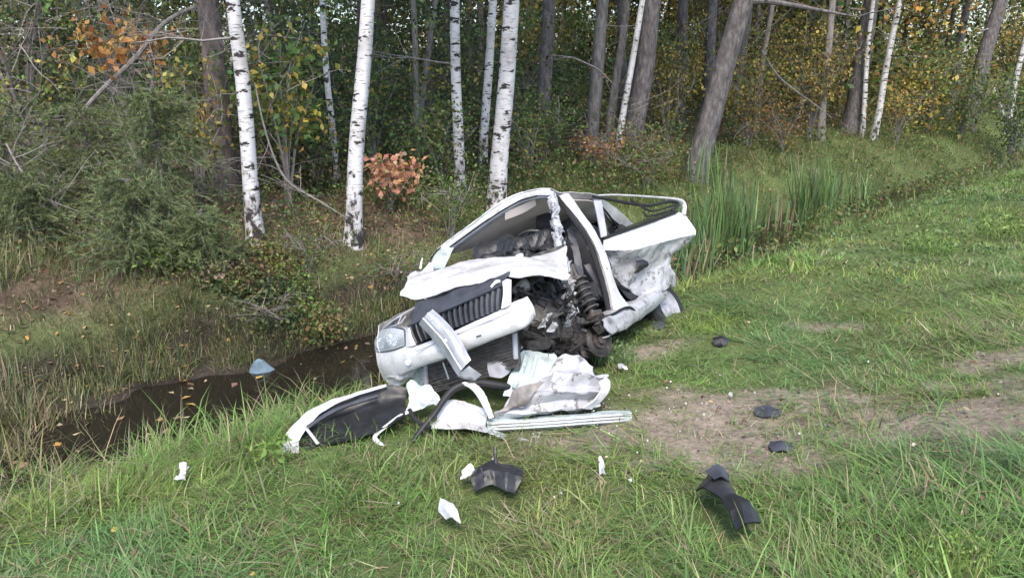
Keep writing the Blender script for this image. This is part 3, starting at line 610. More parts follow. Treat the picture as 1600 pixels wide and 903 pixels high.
part('far_side_panel', sheet(A([[(1.05, -.78, .92), (0, -.80, .94), (-1.0, -.78, .95), (-2.15, -.62, .93)], [(1.05, -.84, .6), (0, -.85, .6), (-1.0, -.84, .6), (-2.2, -.72, .6)], [(1.05, -.82, .25), (0, -.82, .22), (-1.0, -.82, .25), (-2.2, -.7, .3)]]), 14, 30, .02, .01, 4, 93), 'white')
part('parcel_shelf', sheet(A([[(-1.15, -.62, .98), (-1.15, 0, 1.0), (-1.15, .64, .98)], [(-1.72, -.62, .96), (-1.74, 0, .98), (-1.72, .64, .96)]]), 6, 10, .02), 'seat')
part('inner_door_trim', sheet(A([[(-.1, -.77, .92), (-.95, -.76, .93)], [(-.1, -.79, .25), (-.95, -.79, .25)]]), 6, 6, .02), 'seat')
part('boot_lid', sheet(A([[(-1.72, -.66, .97), (-1.74, 0, 1.0), (-1.72, .68, .97)], [(-2.15, -.62, .93), (-2.2, 0, .95), (-2.15, .62, .93)], [(-2.25, -.64, .6), (-2.3, 0, .62), (-2.25, .64, .6)], [(-2.22, -.64, .3), (-2.28, 0, .28), (-2.22, .64, .3)]]), 22, 20, .01, .01, 4, 95), 'white')
part('rear_window', sheet(A([[(-1.03, -.52, 1.28), (-1.04, 0, 1.31), (-1.03, .52, 1.28)], [(-1.70, -.58, .98), (-1.73, 0, 1.0), (-1.70, .58, .98)]]), 8, 12, .005), 'glass')
def wheel(c, ax, name_label=None):
    R_ = zto(ax)
    w_ = part('wheel', lathe([(.19, .085), (.25, .095), (.295, .08), (.312, .04), (.314, 0), (.312, -.04), (.295, -.08), (.25, -.095), (.19, -.085)], 30, R_, c), 'rubber', label=name_label)
    part('rim', lathe([(.001, .03), (.05, .03), (.06, .045), (.12, .03), (.17, .05), (.192, .088), (.192, -.085)], 26, R_, c), 'trimgrey', w_)
    for i in range(24):
        pass
    return w_
wheel(Ly(1036, 484, .80), (.25, 1, .1), 'dark rear wheel under the sill end'); wheel((-1.27, -.74, .3), (0, 1, 0)); wheel((1.28, -.72, .3), (.2, 1, 0))
part('wheel_arch_liner', sheet(A([[(-1.7, .72, .35), (-1.7, .4, .35)], [(-1.55, .74, .66), (-1.55, .4, .66)], [(-1.0, .74, .66), (-1.0, .4, .66)], [(-.9, .74, .3), (-.9, .4, .3)]]), 16, 6, .01), 'plastic')

# --- torn-open engine bay on the left front corner
blk = [[Ld(806, 452, 5.95), Ld(840, 440, 6.0), Ld(872, 442, 6.1), Ld(886, 455, 6.25)], [Ld(812, 480, 5.85), Ld(845, 478, 5.8), Ld(872, 480, 5.95), Ld(888, 490, 6.2)], [Ld(815, 515, 5.85), Ld(848, 515, 5.75), Ld(878, 520, 5.95), Ld(900, 530, 6.2)], [Ld(815, 555, 5.95), Ld(850, 558, 5.85), Ld(885, 560, 6.0), Ld(912, 560, 6.3)]]
eng = part('engine', sheet(A(blk), 44, 44, .25, .10, 9, 101, fine=.05), 'dirty', label='oily dark engine crushed into the left front corner')
part('gearbox', box8(Ld(884, 520, 6.0), (.12, .11, .15), rot(.3, .2, .6), .3), 'rust', eng)
part('engine_mount', sheet(A([[Ld(866, 505, 5.8), Ld(880, 500, 5.8), Ld(893, 500, 5.85)], [Ld(867, 525, 5.78), Ld(881, 524, 5.76), Ld(893, 522, 5.8)], [Ld(868, 545, 5.85), Ld(880, 548, 5.85), Ld(890, 545, 5.9)]]), 12, 12, .03, .02, 12, 103), 'rust', eng)
rr = np.random.default_rng(17)
for i in range(20):
    c = Ld(rr.uniform(806, 882), rr.uniform(446, 520), rr.uniform(5.65, 5.9)); d = rr.normal(0, 1, 3); d /= np.linalg.norm(d); l = rr.uniform(.06, .2); e = rr.normal(0, .05, 3)
    part('hose', tube([c-d*l, c+e, c+d*l], rr.uniform(.008, .02), 7, 12), ['rubber', 'plastic', 'dirty', 'plastic_grey'][i % 4], eng)
for i in range(26):
    c = Ld(rr.uniform(806, 915), rr.uniform(462, 545), rr.uniform(5.65, 5.9)); s_ = rr.uniform(.008, .035, 3)
    part('bracket', box8(c, s_, rot(*rr.uniform(0, 3, 3)), .3), ['dirty', 'rust', 'plastic', 'rust', 'dirty', 'trimgrey'][i % 6], eng)
mb = MB()
for i in range(60):
    c = Ld(rr.uniform(806, 905), rr.uniform(450, 550), rr.uniform(5.6, 5.85)); d = rr.normal(0, .09, 3)
    mb.add(*tube([c-d, c+rr.normal(0, .05, 3), c+rr.normal(0, .04, 3), c+d], rr.uniform(.002, .0045), 4, 12))
mb.build('wiring', M['plastic'], eng)
mb = MB()
for i in range(45):    # torn, whitish edges of wing metal among the wreckage
    t = rr.random(); c = Ld(884+rr.normal(0, 7)+t*6, 428+t*60, 6.0+rr.normal(0, .06)); e = rr.normal(0, .028, (4, 3))
    mb.add(np.concatenate([c+e, c+e+.003]), [[0, 1, 2, 3], [7, 6, 5, 4]])
mb.build('torn_wing_metal', M['white_bad'], eng, False)
part('coolant_tank', box8(Ld(815, 450, 5.75), (.05, .07, .05), rot(.4, .3, .2), .4), 'inner', eng)
part('headlight_socket', sheet(A([[Ld(806, 462, 5.7), Ld(815, 452, 5.75)], [Ld(812, 475, 5.65), Ld(824, 460, 5.7)]]), 8, 8, .02, .02, 14, 107), 'plastic_grey', eng)
for (u, v_, dd, s_) in ((855, 498, 5.62, .035), (848, 507, 5.6, .028), (862, 512, 5.6, .03), (893, 500, 5.75, .04)):
    part('torn_casting', sheet(A([[Ld(u-5, v_-6, dd), Ld(u+4, v_-7, dd+.03)], [Ld(u-6, v_+6, dd-.03), Ld(u+3, v_+7, dd)]]), 9, 9, .008, .06, 22, int(u), ragged=.03), 'inner', eng)
# suspension strut and spring
s0, s1 = Ld(897, 424, 6.32), Ld(934, 508, 6.12); ax = (s1-s0)/np.linalg.norm(s1-s0); Lg = np.linalg.norm(s1-s0); Rs = zto(ax)
strut = part('suspension_strut', lathe([(.001, -.06), (.028, -.06), (.03, .06), (.055, .07), (.055, .09), (.034, .1), (.034, Lg), (.001, Lg)], 18, Rs, s0), 'dirty', label='bare suspension strut with its coil spring')
th = np.linspace(0, 2*math.pi*6.5, 150); part('coil_spring', tube(s0+np.stack([.068*np.cos(th), .068*np.sin(th), .08+(Lg-.16)*th/th[-1]], 1)@Rs.T, .0105, 7), 'trimdark', strut)
part('spring_cup', lathe([(.03, Lg-.1), (.08, Lg-.09), (.085, Lg-.06), (.04, Lg-.03)], 22, Rs, s0), 'rust', strut)
part('dust_bellows', lathe([(.05 + .008*(i % 2), .1+i*.022) for i in range(12)], 16, Rs, s0), 'rubber', strut)
hc = Ld(935, 533, 6.22); hub = part('brake_disc', lathe([(.001, .05), (.035, .05), (.04, .03), (.07, .028), (.075, .008), (.14, .008), (.14, -.012), (.05, -.012)], 30, zto((.45, .85, .1)), hc), 'rust', label='rusty bare brake disc and hub')
for i in range(6): part('disc_rib', lathe([(.085+i*.009, .011), (.088+i*.009, .013), (.091+i*.009, .011)], 30, zto((.45, .85, .1)), hc), 'dirty', hub)
part('brake_caliper', box8(hc+A([.03, .05, .12]), (.06, .04, .05), rot(.3, .5, .2), .3), 'dirty', hub)
part('wishbone', tube([hc+A([0, -.02, -.06]), hc+A([-.1, -.2, -.05]), hc+A([.02, -.42, .02])], [.03, .025, .03], 7, 10), 'dirty', hub)
part('brake_hose', tube([Ld(905, 548, 6.1), Ld(912, 565, 6.0), Ld(925, 578, 5.95), Ld(935, 592, 5.95)], .008, 6, 16), 'rubber', hub)

# ---------------------------------------------------------------- torn-off pieces lying round the car
def loose(name, vf, m, label, cat='car part', smooth=True):
    mb = MB()
    for V, F in (vf if isinstance(vf, list) else [vf]): mb.add(V, F)
    return base_origin(mb.build(name, M[m], None, smooth, label=label, cat=cat))
def sub(name, vf, m, par, label=None):
    mb = MB()
    for V, F in (vf if isinstance(vf, list) else [vf]): mb.add(np.asarray(V)-A(par.location), F)
    return mb.build(name, M[m], par, True, label=label)
W = at
# front wing with its black wheel-arch liner
ln0 = [W(437, 706, 5.08), W(455, 672, 5.2), W(496, 638, 5.32), W(545, 619, 5.42), W(602, 603, 5.5), W(638, 606, 5.5)]
ln1 = [W(453, 704, 5.06), W(478, 684, 5.14), W(510, 660, 5.24), W(555, 645, 5.34), W(600, 630, 5.42), W(634, 625, 5.46)]
ln2 = [W(482, 703, 4.98), W(505, 697, 5.0), W(535, 689, 5.03), W(575, 678, 5.08), W(605, 662, 5.14), W(632, 645, 5.22)]
wing = loose('front_wing', sheet(A([ln0, ln1, ln2]), 26, 60, .012, .02, 6, 111), 'plastic', 'torn off front wing with black wheel arch liner lying beside the ditch')
we0 = [W(434, 709, 5.02), W(450, 673, 5.12), W(493, 636, 5.25), W(545, 616, 5.37), W(604, 600, 5.46)]; we1 = [W(450, 710, 4.98), W(459, 677, 5.08), W(497, 640, 5.22), W(546, 618, 5.35), W(604, 602, 5.45)]
we2 = [W(466, 708, 4.97), W(470, 684, 5.06), W(501, 645, 5.21), W(548, 621, 5.34), W(604, 604, 5.44)]
sub('outer_edge', sheet(A([we0, we1, we2[:]]), 8, 50, .006, .006, 12, 113, ragged=.012), 'white', wing)
sub('brace', tube([W(478, 668, 5.06), W(488, 681, 5.0), W(497, 693, 4.95)], .012, 6, 8, flat=.5), 'white', wing)
sub('stiffener', tube([W(480, 668, 5.12), W(510, 648, 5.2), W(540, 634, 5.28), W(590, 618, 5.38)], .016, 6, 16), 'plastic_grey', wing)
# crumpled panels
p0 = [[W(814, 551, 5.62), W(840, 549, 5.66), W(866, 552, 5.66), W(878, 568, 5.6)], [W(805, 568, 5.52), W(832, 566, 5.5), W(858, 572, 5.52), W(872, 582, 5.5)], [W(795, 592, 5.42), W(820, 594, 5.38), W(845, 598, 5.4), W(865, 600, 5.42)], [W(786, 615, 5.34), W(812, 618, 5.32), W(840, 616, 5.34), W(860, 612, 5.38)]]
pan = loose('torn_door_panel', sheet(pleat(p0, .025, 5), 40, 40, .006, .012, 9, 121, ragged=.03, fine=.004, lin=True), 'pale', 'pale greenish torn panel propped against the engine, with stamped ribs')
sub('rib', tube([W(822, 556, 5.52), W(815, 580, 5.42), W(803, 607, 5.33)], .018, 6, 14), 'pale', pan)
sub('rib', tube([W(838, 556, 5.54), W(832, 580, 5.43), W(824, 604, 5.35)], .014, 6, 14), 'pale', pan)
p1 = [[W(868, 572, 5.52), W(885, 559, 5.55), W(902, 557, 5.56), W(918, 570, 5.55), W(926, 582, 5.55)], [W(840, 596, 5.4), W(872, 588, 5.36), W(898, 584, 5.38), W(925, 588, 5.44), W(947, 587, 5.5)], [W(806, 618, 5.3), W(848, 612, 5.24), W(884, 606, 5.26), W(920, 606, 5.36), W(952, 606, 5.46)],
      [W(780, 640, 5.24), W(820, 636, 5.2), W(865, 632, 5.22), W(905, 628, 5.32), W(940, 626, 5.42)], [W(766, 653, 5.24), W(805, 655, 5.22), W(848, 652, 5.24), W(888, 648, 5.3), W(924, 641, 5.38)]]
pw = loose('crumpled_hood_panel', sheet(pleat(linres(np.swapaxes(linres(np.swapaxes(A(p1), 0, 1), 9), 0, 1), 8), .045, 3), 64, 65, .005, .02, 6, 131, ragged=.03, fine=.003, lin=True), 'white_bad', 'large crumpled white body panel heaped in front of the engine')
sub('inner_side', sheet(A([[W(800, 612, 5.2), W(825, 600, 5.2), W(850, 596, 5.22)], [W(792, 630, 5.18), W(812, 625, 5.16), W(830, 618, 5.18)], [W(776, 645, 5.18), W(795, 640, 5.16), W(812, 630, 5.17)]]), 16, 18, .006, .03, 10, 133), 'paneltan', pw, 'grey brown bare inner side of the folded panel')
sub('folded_edge', sheet(A([[W(946, 588, 5.44), W(952, 604, 5.4), W(945, 622, 5.36), W(926, 640, 5.34)], [W(938, 596, 5.36), W(940, 608, 5.33), W(930, 624, 5.3), W(912, 640, 5.28)]]), 8, 30, .012, .02, 10, 135), 'white', pw)
# long ribbed sill strip
st = []
for v_, dd in ((0, 5.24), (.25, 5.15), (.5, 5.17), (.75, 5.12), (1, 5.15)):
    st.append([W(760+2*v_, 655+20*v_, dd), W(830, 651+20*v_, dd+.04), W(910, 645+21*v_, dd+.1), W(968+6*math.sin(v_*3), 641+22*v_, dd+.15), W(989-14*abs(v_-.4), 640+22*v_, dd+.17)])
sp = loose('sill_strip', sheet(A(st), 22, 60, .012, .008, 5, 141, ragged=.01), 'pale', 'long ribbed white strip of door sill lying at the front of the wreckage')
for v_ in (.3, .55, .8): sub('rib', tube([W(768, 656+19*v_, 5.13), W(850, 651+19*v_, 5.15), W(930, 645+19*v_, 5.23), W(974, 642+19*v_, 5.27)], .008, 6, 30), 'white', sp)
loose('torn_triangular_panel', sheet(A([[W(748, 668, 5.1), W(800, 676, 5.14), W(850, 676, 5.18), W(886, 672, 5.24)], [W(765, 680, 5.06), W(800, 684, 5.08), W(845, 684, 5.12), W(868, 680, 5.18)], [W(790, 688, 5.04), W(812, 691, 5.04), W(838, 695, 5.06), W(845, 690, 5.1)]]), 20, 36, .006, .03, 9, 151, ragged=.02), 'inner', 'flat grey triangular panel under the ribbed white strip')
loose('crumpled_white_panel', sheet(pleat([[W(690, 635, 5.3), W(708, 628, 5.34), W(724, 634, 5.34), W(760, 650, 5.26)], [W(678, 652, 5.2), W(704, 646, 5.18), W(726, 652, 5.16), W(762, 664, 5.16)], [W(662, 672, 5.14), W(690, 672, 5.1), W(722, 674, 5.08), W(768, 680, 5.08)]], .05, 8), 40, 46, .005, .012, 7, 161, ragged=.03, fine=.003, lin=True), 'white', 'small crumpled white panel at the near end of the wreckage heap')
loose('bent_bracket', sheet(A([[W(722, 602, 5.3), W(738, 612, 5.25), W(752, 632, 5.18), W(765, 655, 5.12)], [W(735, 597, 5.32), W(752, 610, 5.26), W(764, 632, 5.18), W(772, 652, 5.12)]]), 10, 40, .014, .02, 10, 163), 'white', 'bent white bracket between radiator and ribbed strip')
loose('bent_frame_strip', [tube([W(684, 628, 5.38), W(655, 637, 5.32), W(628, 648, 5.24), W(604, 665, 5.16), W(586, 681, 5.1), W(590, 690, 5.07), W(604, 702, 5.03), W(620, 714, 5.0)], [.02, .024, .02, .018, .02, .016, .018, .022], 6, 50, flat=.45)], 'white', 'thin white strip of window frame bent into a hook')
loose('crumpled_blue_liner', sheet(A([[W(636, 600, 5.42), W(648, 592, 5.45), W(662, 596, 5.45)], [W(640, 622, 5.35), W(655, 615, 5.34), W(684, 618, 5.36)], [W(634, 642, 5.32), W(656, 638, 5.3), W(690, 632, 5.32)]]), 20, 22, .006, .04, 12, 165, ragged=.03), 'pale', 'torn pale blue scrap beneath the broken bumper')
loose('black_hose', tube([W(645, 690, 5.06), W(658, 672, 5.1), W(680, 645, 5.17), W(694, 624, 5.24), W(712, 606, 5.3), W(742, 598, 5.32), W(782, 603, 5.36), W(806, 606, 5.4)], [.016, .02, .022, .024, .028, .034, .03, .022], 10, 60), 'rubber', 'thick black rubber hose looping over the heap below the radiator', 'hose')
loose('small_black_hose', tube([W(640, 640, 5.28), W(648, 655, 5.2), W(662, 664, 5.14), W(672, 668, 5.1)], .016, 8, 20), 'rubber', 'short black hose end beside the bent white frame strip', 'hose')
loose('lamp_housing', [sheet(A([[W(762, 560, 5.5), W(782, 555, 5.52), W(804, 556, 5.54)], [W(762, 575, 5.46), W(784, 572, 5.44), W(800, 570, 5.48)], [W(765, 588, 5.44), W(784, 590, 5.42), W(796, 580, 5.46)]]), 14, 16, .02, .02, 10, 171)], 'trimgrey', 'grey broken lamp housing hanging below the radiator')

# scattered fragments on the grass
def chip(px, py, grid, m, name, label, thick=.006, crump=.02, lift=.05, seed=1, cat='debris', sc=1.0, n=14, cs=14, ragged=.01):
    """grid of (dx px, dy px, height m) offsets about a ground point"""
    b = gp(px, py); dep = b[1]*CP + (CAM_H-b[2])*SP; V = []
    for r in grid: V.append([at(px+d[0]*sc, py+d[1]*sc, dep)*0 + (gp(px+d[0]*sc, py+d[1]*sc)+A([0, 0, d[2]+lift])) for d in r])
    return loose(name, sheet(A(V), n, n, thick, crump, cs, seed, ragged=ragged, lin=True), m, label, cat)
bp1 = chip(775, 772, [[(-30, -12, .08), (0, -22, .10), (22, -16, .08), (40, -18, .06)], [(-40, 2, .06), (-10, -4, .10), (18, 0, .10), (42, -2, .06)], [(-32, 10, .02), (-6, 8, .05), (16, 16, .04), (30, 14, .02)]], 'plastic', 'plastic_shard', 'jagged black plastic shard with a white corner lying in the grass', .01, .02, .05, 3, n=20)
sub('white_corner', sheet(A([[gp(722, 763)+A([0, 0, .12]), gp(735, 759)+A([0, 0, .14]), gp(742, 763)+A([0, 0, .13])], [gp(720, 776)+A([0, 0, .1]), gp(732, 775)+A([0, 0, .12]), gp(738, 772)+A([0, 0, .12])]]), 8, 8, .008, .02, 14, 5), 'white', bp1)
for k_ in range(3): sub('rib', tube([gp(752+k_*14, 766+k_*2)+A([0, 0, .15]), gp(756+k_*14, 776+k_*2)+A([0, 0, .14])], .006, 5, 6), 'plastic_grey', bp1)
sub('spike', tube([gp(776, 760)+A([0, 0, .1]), gp(774, 750)+A([0, 0, .17]), gp(774, 744)+A([0, 0, .2])], [.014, .01, .012], 6, 6), 'plastic', bp1)
mp = chip(1130, 815, [[(-46, -18, .05), (-22, -42, .08), (4, -44, .06), (8, -20, .05)], [(-36, -8, .11), (-14, -18, .14), (4, -12, .12), (14, -2, .06)], [(-8, 8, .10), (4, 2, .10), (16, 2, .10), (28, 8, .06)], [(6, 28, .09), (22, 20, .12), (36, 14, .11), (52, 24, .06)], [(18, 46, .05), (30, 46, .09), (44, 38, .07), (56, 30, .04)]], 'plastic', 'mirror_housing', 'long curved black plastic trim piece in the near grass', .012, .006, .07, 7, n=34, cs=6, ragged=.004)
sub('glossy_face', sheet(A([[gp(1098, 790)+A([0, 0, .215]), gp(1116, 785)+A([0, 0, .24]), gp(1131, 793)+A([0, 0, .22])], [gp(1110, 806)+A([0, 0, .225]), gp(1122, 804)+A([0, 0, .235]), gp(1134, 806)+A([0, 0, .215])]]), 8, 10, .006), 'plastic_grey', mp)
chip(702, 826, [[(-16, -20, .08), (-4, -12, .08), (8, -8, .07)], [(-20, -6, .04), (0, 0, .07), (16, 0, .06)], [(-8, 4, .03), (6, 10, .05), (22, 18, .03)]], 'white', 'white_plastic_shard', 'pointed white plastic shard standing in the near grass', seed=9, sc=.8)
chip(287, 758, [[(-5, -8, .06), (1, -10, .07), (7, -7, .05)], [(-6, 0, .04), (0, 0, .05), (6, 0, .04)], [(-6, 7, .02), (0, 8, .03), (4, 7, .02)]], 'white', 'crumpled_paper_scrap', 'crumpled white scrap in the grass by the ditch bank', .004, .03, .03, 11, cs=24, sc=.8)
chip(938, 745, [[(-5, -9, .05), (0, -10, .06), (4, -6, .05)], [(-4, 0, .03), (1, 0, .04), (6, 0, .03)], [(-2, 6, .01), (2, 8, .02), (8, 9, .01)]], 'white', 'white_paint_chip', 'tiny white chip in the grass before the bare earth', .004, .02, .04, 12, cs=24)
chip(1125, 539, [[(-10, -4, .03), (-1, -5, .05), (9, -4, .03)], [(-13, 0, .03), (0, -1, .07), (13, 0, .03)], [(-9, 5, .0), (2, 6, .02), (9, 5, .0)]], 'plastic', 'black_lump', 'rounded black plastic lump on the grass behind the bare earth', .02, .02, .02, 13)
chip(1197, 650, [[(-20, -6, .02), (0, -8, .03), (16, -6, .02)], [(-18, 2, .02), (2, 0, .04), (26, -2, .02)], [(-8, 6, .01), (4, 7, .02), (16, 6, .01)]], 'plastic_grey', 'grey_plate', 'flat grey plate lying on the bare earth', .006, .01, .012, 14)
chip(1220, 704, [[(-18, -6, .03), (0, -6, .04), (16, -6, .02)], [(-19, 1, .02), (0, 0, .04), (18, 1, .02)], [(-12, 6, .01), (2, 6, .02), (14, 6, .01)]], 'plastic_grey', 'dark_plate', 'dark flat plastic plate at the near edge of the bare earth', .008, .01, .012, 15)
chip(1030, 513, [[(-12, -4, .03), (0, -5, .04), (14, -7, .03)], [(-14, 2, .02), (0, 1, .03), (13, -2, .02)], [(-8, 5, .0), (2, 5, .01), (8, 3, .01)]], 'plastic_grey', 'grey_fragment', 'flat grey fragment on the grass below the rear wheel', .006, .01, .015, 16, sc=.8)
chip(970, 582, [[(-7, -4, .03), (0, -5, .03), (7, -3, .03)], [(-6, 3, .02), (0, 4, .02), (7, 3, .02)]], 'inner', 'pale_scrap', 'small pale scrap in the grass beside the brake disc', .005, .015, .03, 18, sc=.7)
# the boulder at the water's edge
bst = gp(405, 572)+A([.03, -.04, 0]); a1 = np.linspace(0, 2*math.pi, 18, endpoint=False); a1 = a1+.35*np.sin(a1*5); V = []
for i, (r_, h_) in enumerate(((.16, -.1), (.14, .0), (.1, .04), (.045, .1), (.01, .125))):
    V.append(np.stack([bst[0]+r_*np.cos(a1)*1.05, bst[1]+r_*np.sin(a1)*.8, np.full(18, max(bst[2]-.02, WZ)+h_)], 1))
V = np.concatenate(V); V += (np.stack([vnoise(V, 11, 5+i) for i in range(3)], -1)-.5)*.035
Fs = [[i*18+k, i*18+(k+1) % 18, (i+1)*18+(k+1) % 18, (i+1)*18+k] for i in range(4) for k in range(18)]+[[4*18+k for k in range(18)]]
mb = MB(); mb.add(V, Fs); base_origin(mb.build('boulder', M['stone'], None, False, label='pointed blue grey stone at the edge of the ditch water', cat='stone'))

# ---------------------------------------------------------------- vegetation builders
def leaf_mesh(name, C, size, col, m, asp=.62, flat=0., droop=.0, seed=0, normal=None):
    """one folded diamond leaf per centre"""
    r = np.random.default_rng(seed); n = len(C); size = np.broadcast_to(size, (n,))
    d = r.normal(0, 1, (n, 3)); d[:, 2] *= (1-flat); d[:, 2] -= droop; d /= np.linalg.norm(d, axis=1, keepdims=True)
    u = r.normal(0, 1, (n, 3))
    if flat: u[:, 2] *= (1-flat)
    u -= d*(u*d).sum(1, keepdims=True); u /= np.maximum(np.linalg.norm(u, axis=1, keepdims=True), 1e-6); w_ = np.cross(d, u)
    s = size[:, None]; h = s*asp*.5
    fold = (r.random((n, 1))*.5+.1)*h
    V = np.stack([C-d*s*.5, C-d*s*.08+u*h+w_*fold, C+d*s*.5+w_*fold*.4, C-d*s*.08-u*h+w_*fold], 1).reshape(-1, 3)
    i = np.arange(n)[:, None]*4; F = np.concatenate([i+A([[0, 1, 2]]), i+A([[0, 2, 3]])], 1).reshape(-1, 3)
    return mesh_np(name, V, F, m, np.repeat(col, 4, 0))
def blade_mesh(name, P, L, wd, az, th0, bend, col, m, tipcol=None):
    """curved grass blades: base P, length L, width, azimuth, start tilt, extra bend"""
    n = len(P); ts = A([0, .3, .65, 1.0]); ww = A([.75, 1., .7, 0.])
    dh = np.stack([np.cos(az), np.sin(az), np.zeros(n)], 1); sd_ = np.stack([-np.sin(az), np.cos(az), np.zeros(n)], 1)
    pos = P.copy(); V = []; C_ = []; prev = 0
    for k, t in enumerate(ts):
        if k:
            th = th0+bend*((t+prev)/2); pos = pos + (np.sin(th)[:, None]*dh + np.cos(th)[:, None]*A([[0, 0, 1.]]))*(L*(t-prev))[:, None]
        prev = t; c_ = col if tipcol is None else col*(1-t*t)+tipcol*t*t
        if k < 3: V += [pos-sd_*(wd*ww[k]*.5)[:, None], pos+sd_*(wd*ww[k]*.5)[:, None]]; C_ += [c_, c_]
        else: V.append(pos); C_.append(c_)
    V = np.stack(V, 1).reshape(-1, 3); C_ = np.stack(C_, 1).reshape(-1, 3); i = np.arange(n)[:, None]*7
    F = np.concatenate([i+A([[a, b, c]]) for a, b, c in ((0, 1, 3), (0, 3, 2), (2, 3, 5), (2, 5, 4), (4, 5, 6))], 1).reshape(-1, 3)
    return mesh_np(name, V, F, m, C_)
def pick(pal, n, r, jit=.25):
    pal = A(pal, dtype=float) if False else np.array(pal, float); c = pal[r.integers(0, len(pal), n)]; return np.clip(c*(1+r.normal(0, jit, (n, 1)))*(1+r.normal(0, jit*.3, (n, 3))), .004, .8)
GREEN = [(.105, .18, .050), (.13, .205, .055), (.09, .17, .065), (.17, .22, .06)]
DKGREEN = [(.065, .105, .042), (.080, .120, .048), (.058, .098, .052), (.10, .13, .055)]
OLIVE = [(.15, .165, .062), (.125, .15, .055), (.18, .18, .07)]
YELLOW = [(.44, .33, .07), (.40, .32, .08), (.50, .37, .10), (.32, .29, .09)]
ORANGE = [(.50, .25, .08), (.46, .22, .07), (.52, .31, .12), (.40, .18, .07)]
PINK = [(.62, .32, .2), (.58, .27, .17), (.64, .38, .25)]
BROWN = [(.20, .135, .08), (.17, .11, .07), (.25, .16, .085)]
STRAW = [(.32, .27, .17), (.27, .225, .14), (.37, .32, .21), (.22, .175, .11)]

# ---------------------------------------------------------------- trees
TREE_H = 15.0
def trunk_vf(base, d, rad, H, sides=16, rings=26, seed=0, crook=.04, flare=1.35):
    """trunk in local coordinates, from -0.3 m to H along direction d"""
    h = np.concatenate([[-.35, 0, .12, .3, .6], np.linspace(1.0, H, rings)]); r = np.random.default_rng(seed); ph = r.uniform(0, 6, 4)
    rr_ = rad*np.clip(1-h/(H*1.05), .04, 1)*(1+(flare-1)*np.exp(-np.maximum(h, 0)/.22))
    c = np.stack([d[0]*h+crook*np.sin(h*.8+ph[0])*np.clip(h, 0, 2)/2+crook*.4*np.sin(h*2.1+ph[1])*np.clip(h, 0, 1), d[1]*h+crook*np.sin(h*.7+ph[2])*np.clip(h, 0, 2)/2, h], 1)
    a = np.arange(sides)*2*math.pi/sides; V = []
    for i in range(len(h)):
        lob = 1+.05*np.sin(3*a+ph[3]+h[i]*.5)+.03*np.sin(5*a+h[i]*1.7+ph[1])+r.normal(0, .008, sides)
        V.append(np.stack([c[i, 0]+rr_[i]*lob*np.cos(a), c[i, 1]+rr_[i]*lob*np.sin(a), np.full(sides, h[i])], 1))
    V = np.concatenate(V); F = [[i*sides+k, i*sides+(k+1) % sides, (i+1)*sides+(k+1) % sides, (i+1)*sides+k] for i in range(len(h)-1) for k in range(sides)]
    return V, F, c, h
def make_crown(name, pal, n, size, rx, rz, seed, clumps=34):
    r = np.random.default_rng(seed); cc = r.normal(0, 1, (clumps, 3)); cc /= np.linalg.norm(cc, axis=1, keepdims=True); cc *= (r.random((clumps, 1))**.45)*A([rx, rx, rz])
    k = r.integers(0, clumps, n); C = cc[k]+r.normal(0, .42, (n, 3))*A([1, 1, .7])
    return leaf_mesh(name, C, r.uniform(.6, 1.3, n)*size, pick(pal, n, r), M['leaf'], seed=seed)
CROWN = {'birch': make_crown('birch_crown', GREEN+YELLOW, 3600, .26, 2.1, 3.6, 1), 'pine': make_crown('pine_crown', DKGREEN, 3600, .30, 2.4, 2.6, 2),
         'dark': make_crown('aspen_crown', OLIVE+YELLOW+GREEN, 3600, .28, 2.3, 3.2, 3)}
def twig_vf(p, d, L, r0, r, sub_=3, droop=.15, sides=4, wig=.12):
    """a bare forked branch"""
    out = []; d = d/np.linalg.norm(d); n = 6; pts = [p]
    for i in range(n):
        d = d+r.normal(0, wig, 3)+A([0, 0, -droop/n]); d /= np.linalg.norm(d); pts.append(pts[-1]+d*L/n)
    out.append(tube(pts, [r0, r0*.75, r0*.3], sides))
    for k in range(sub_):
        i = r.integers(2, n); e = d+r.normal(0, .7, 3); l2 = L*r.uniform(.25, .5); q = [pts[i]]; e /= np.linalg.norm(e)
        for j in range(3): e = e+r.normal(0, .2, 3); e /= np.linalg.norm(e); q.append(q[-1]+e*l2/3)
        out.append(tube(q, [r0*.45, r0*.15], 3))
    return out
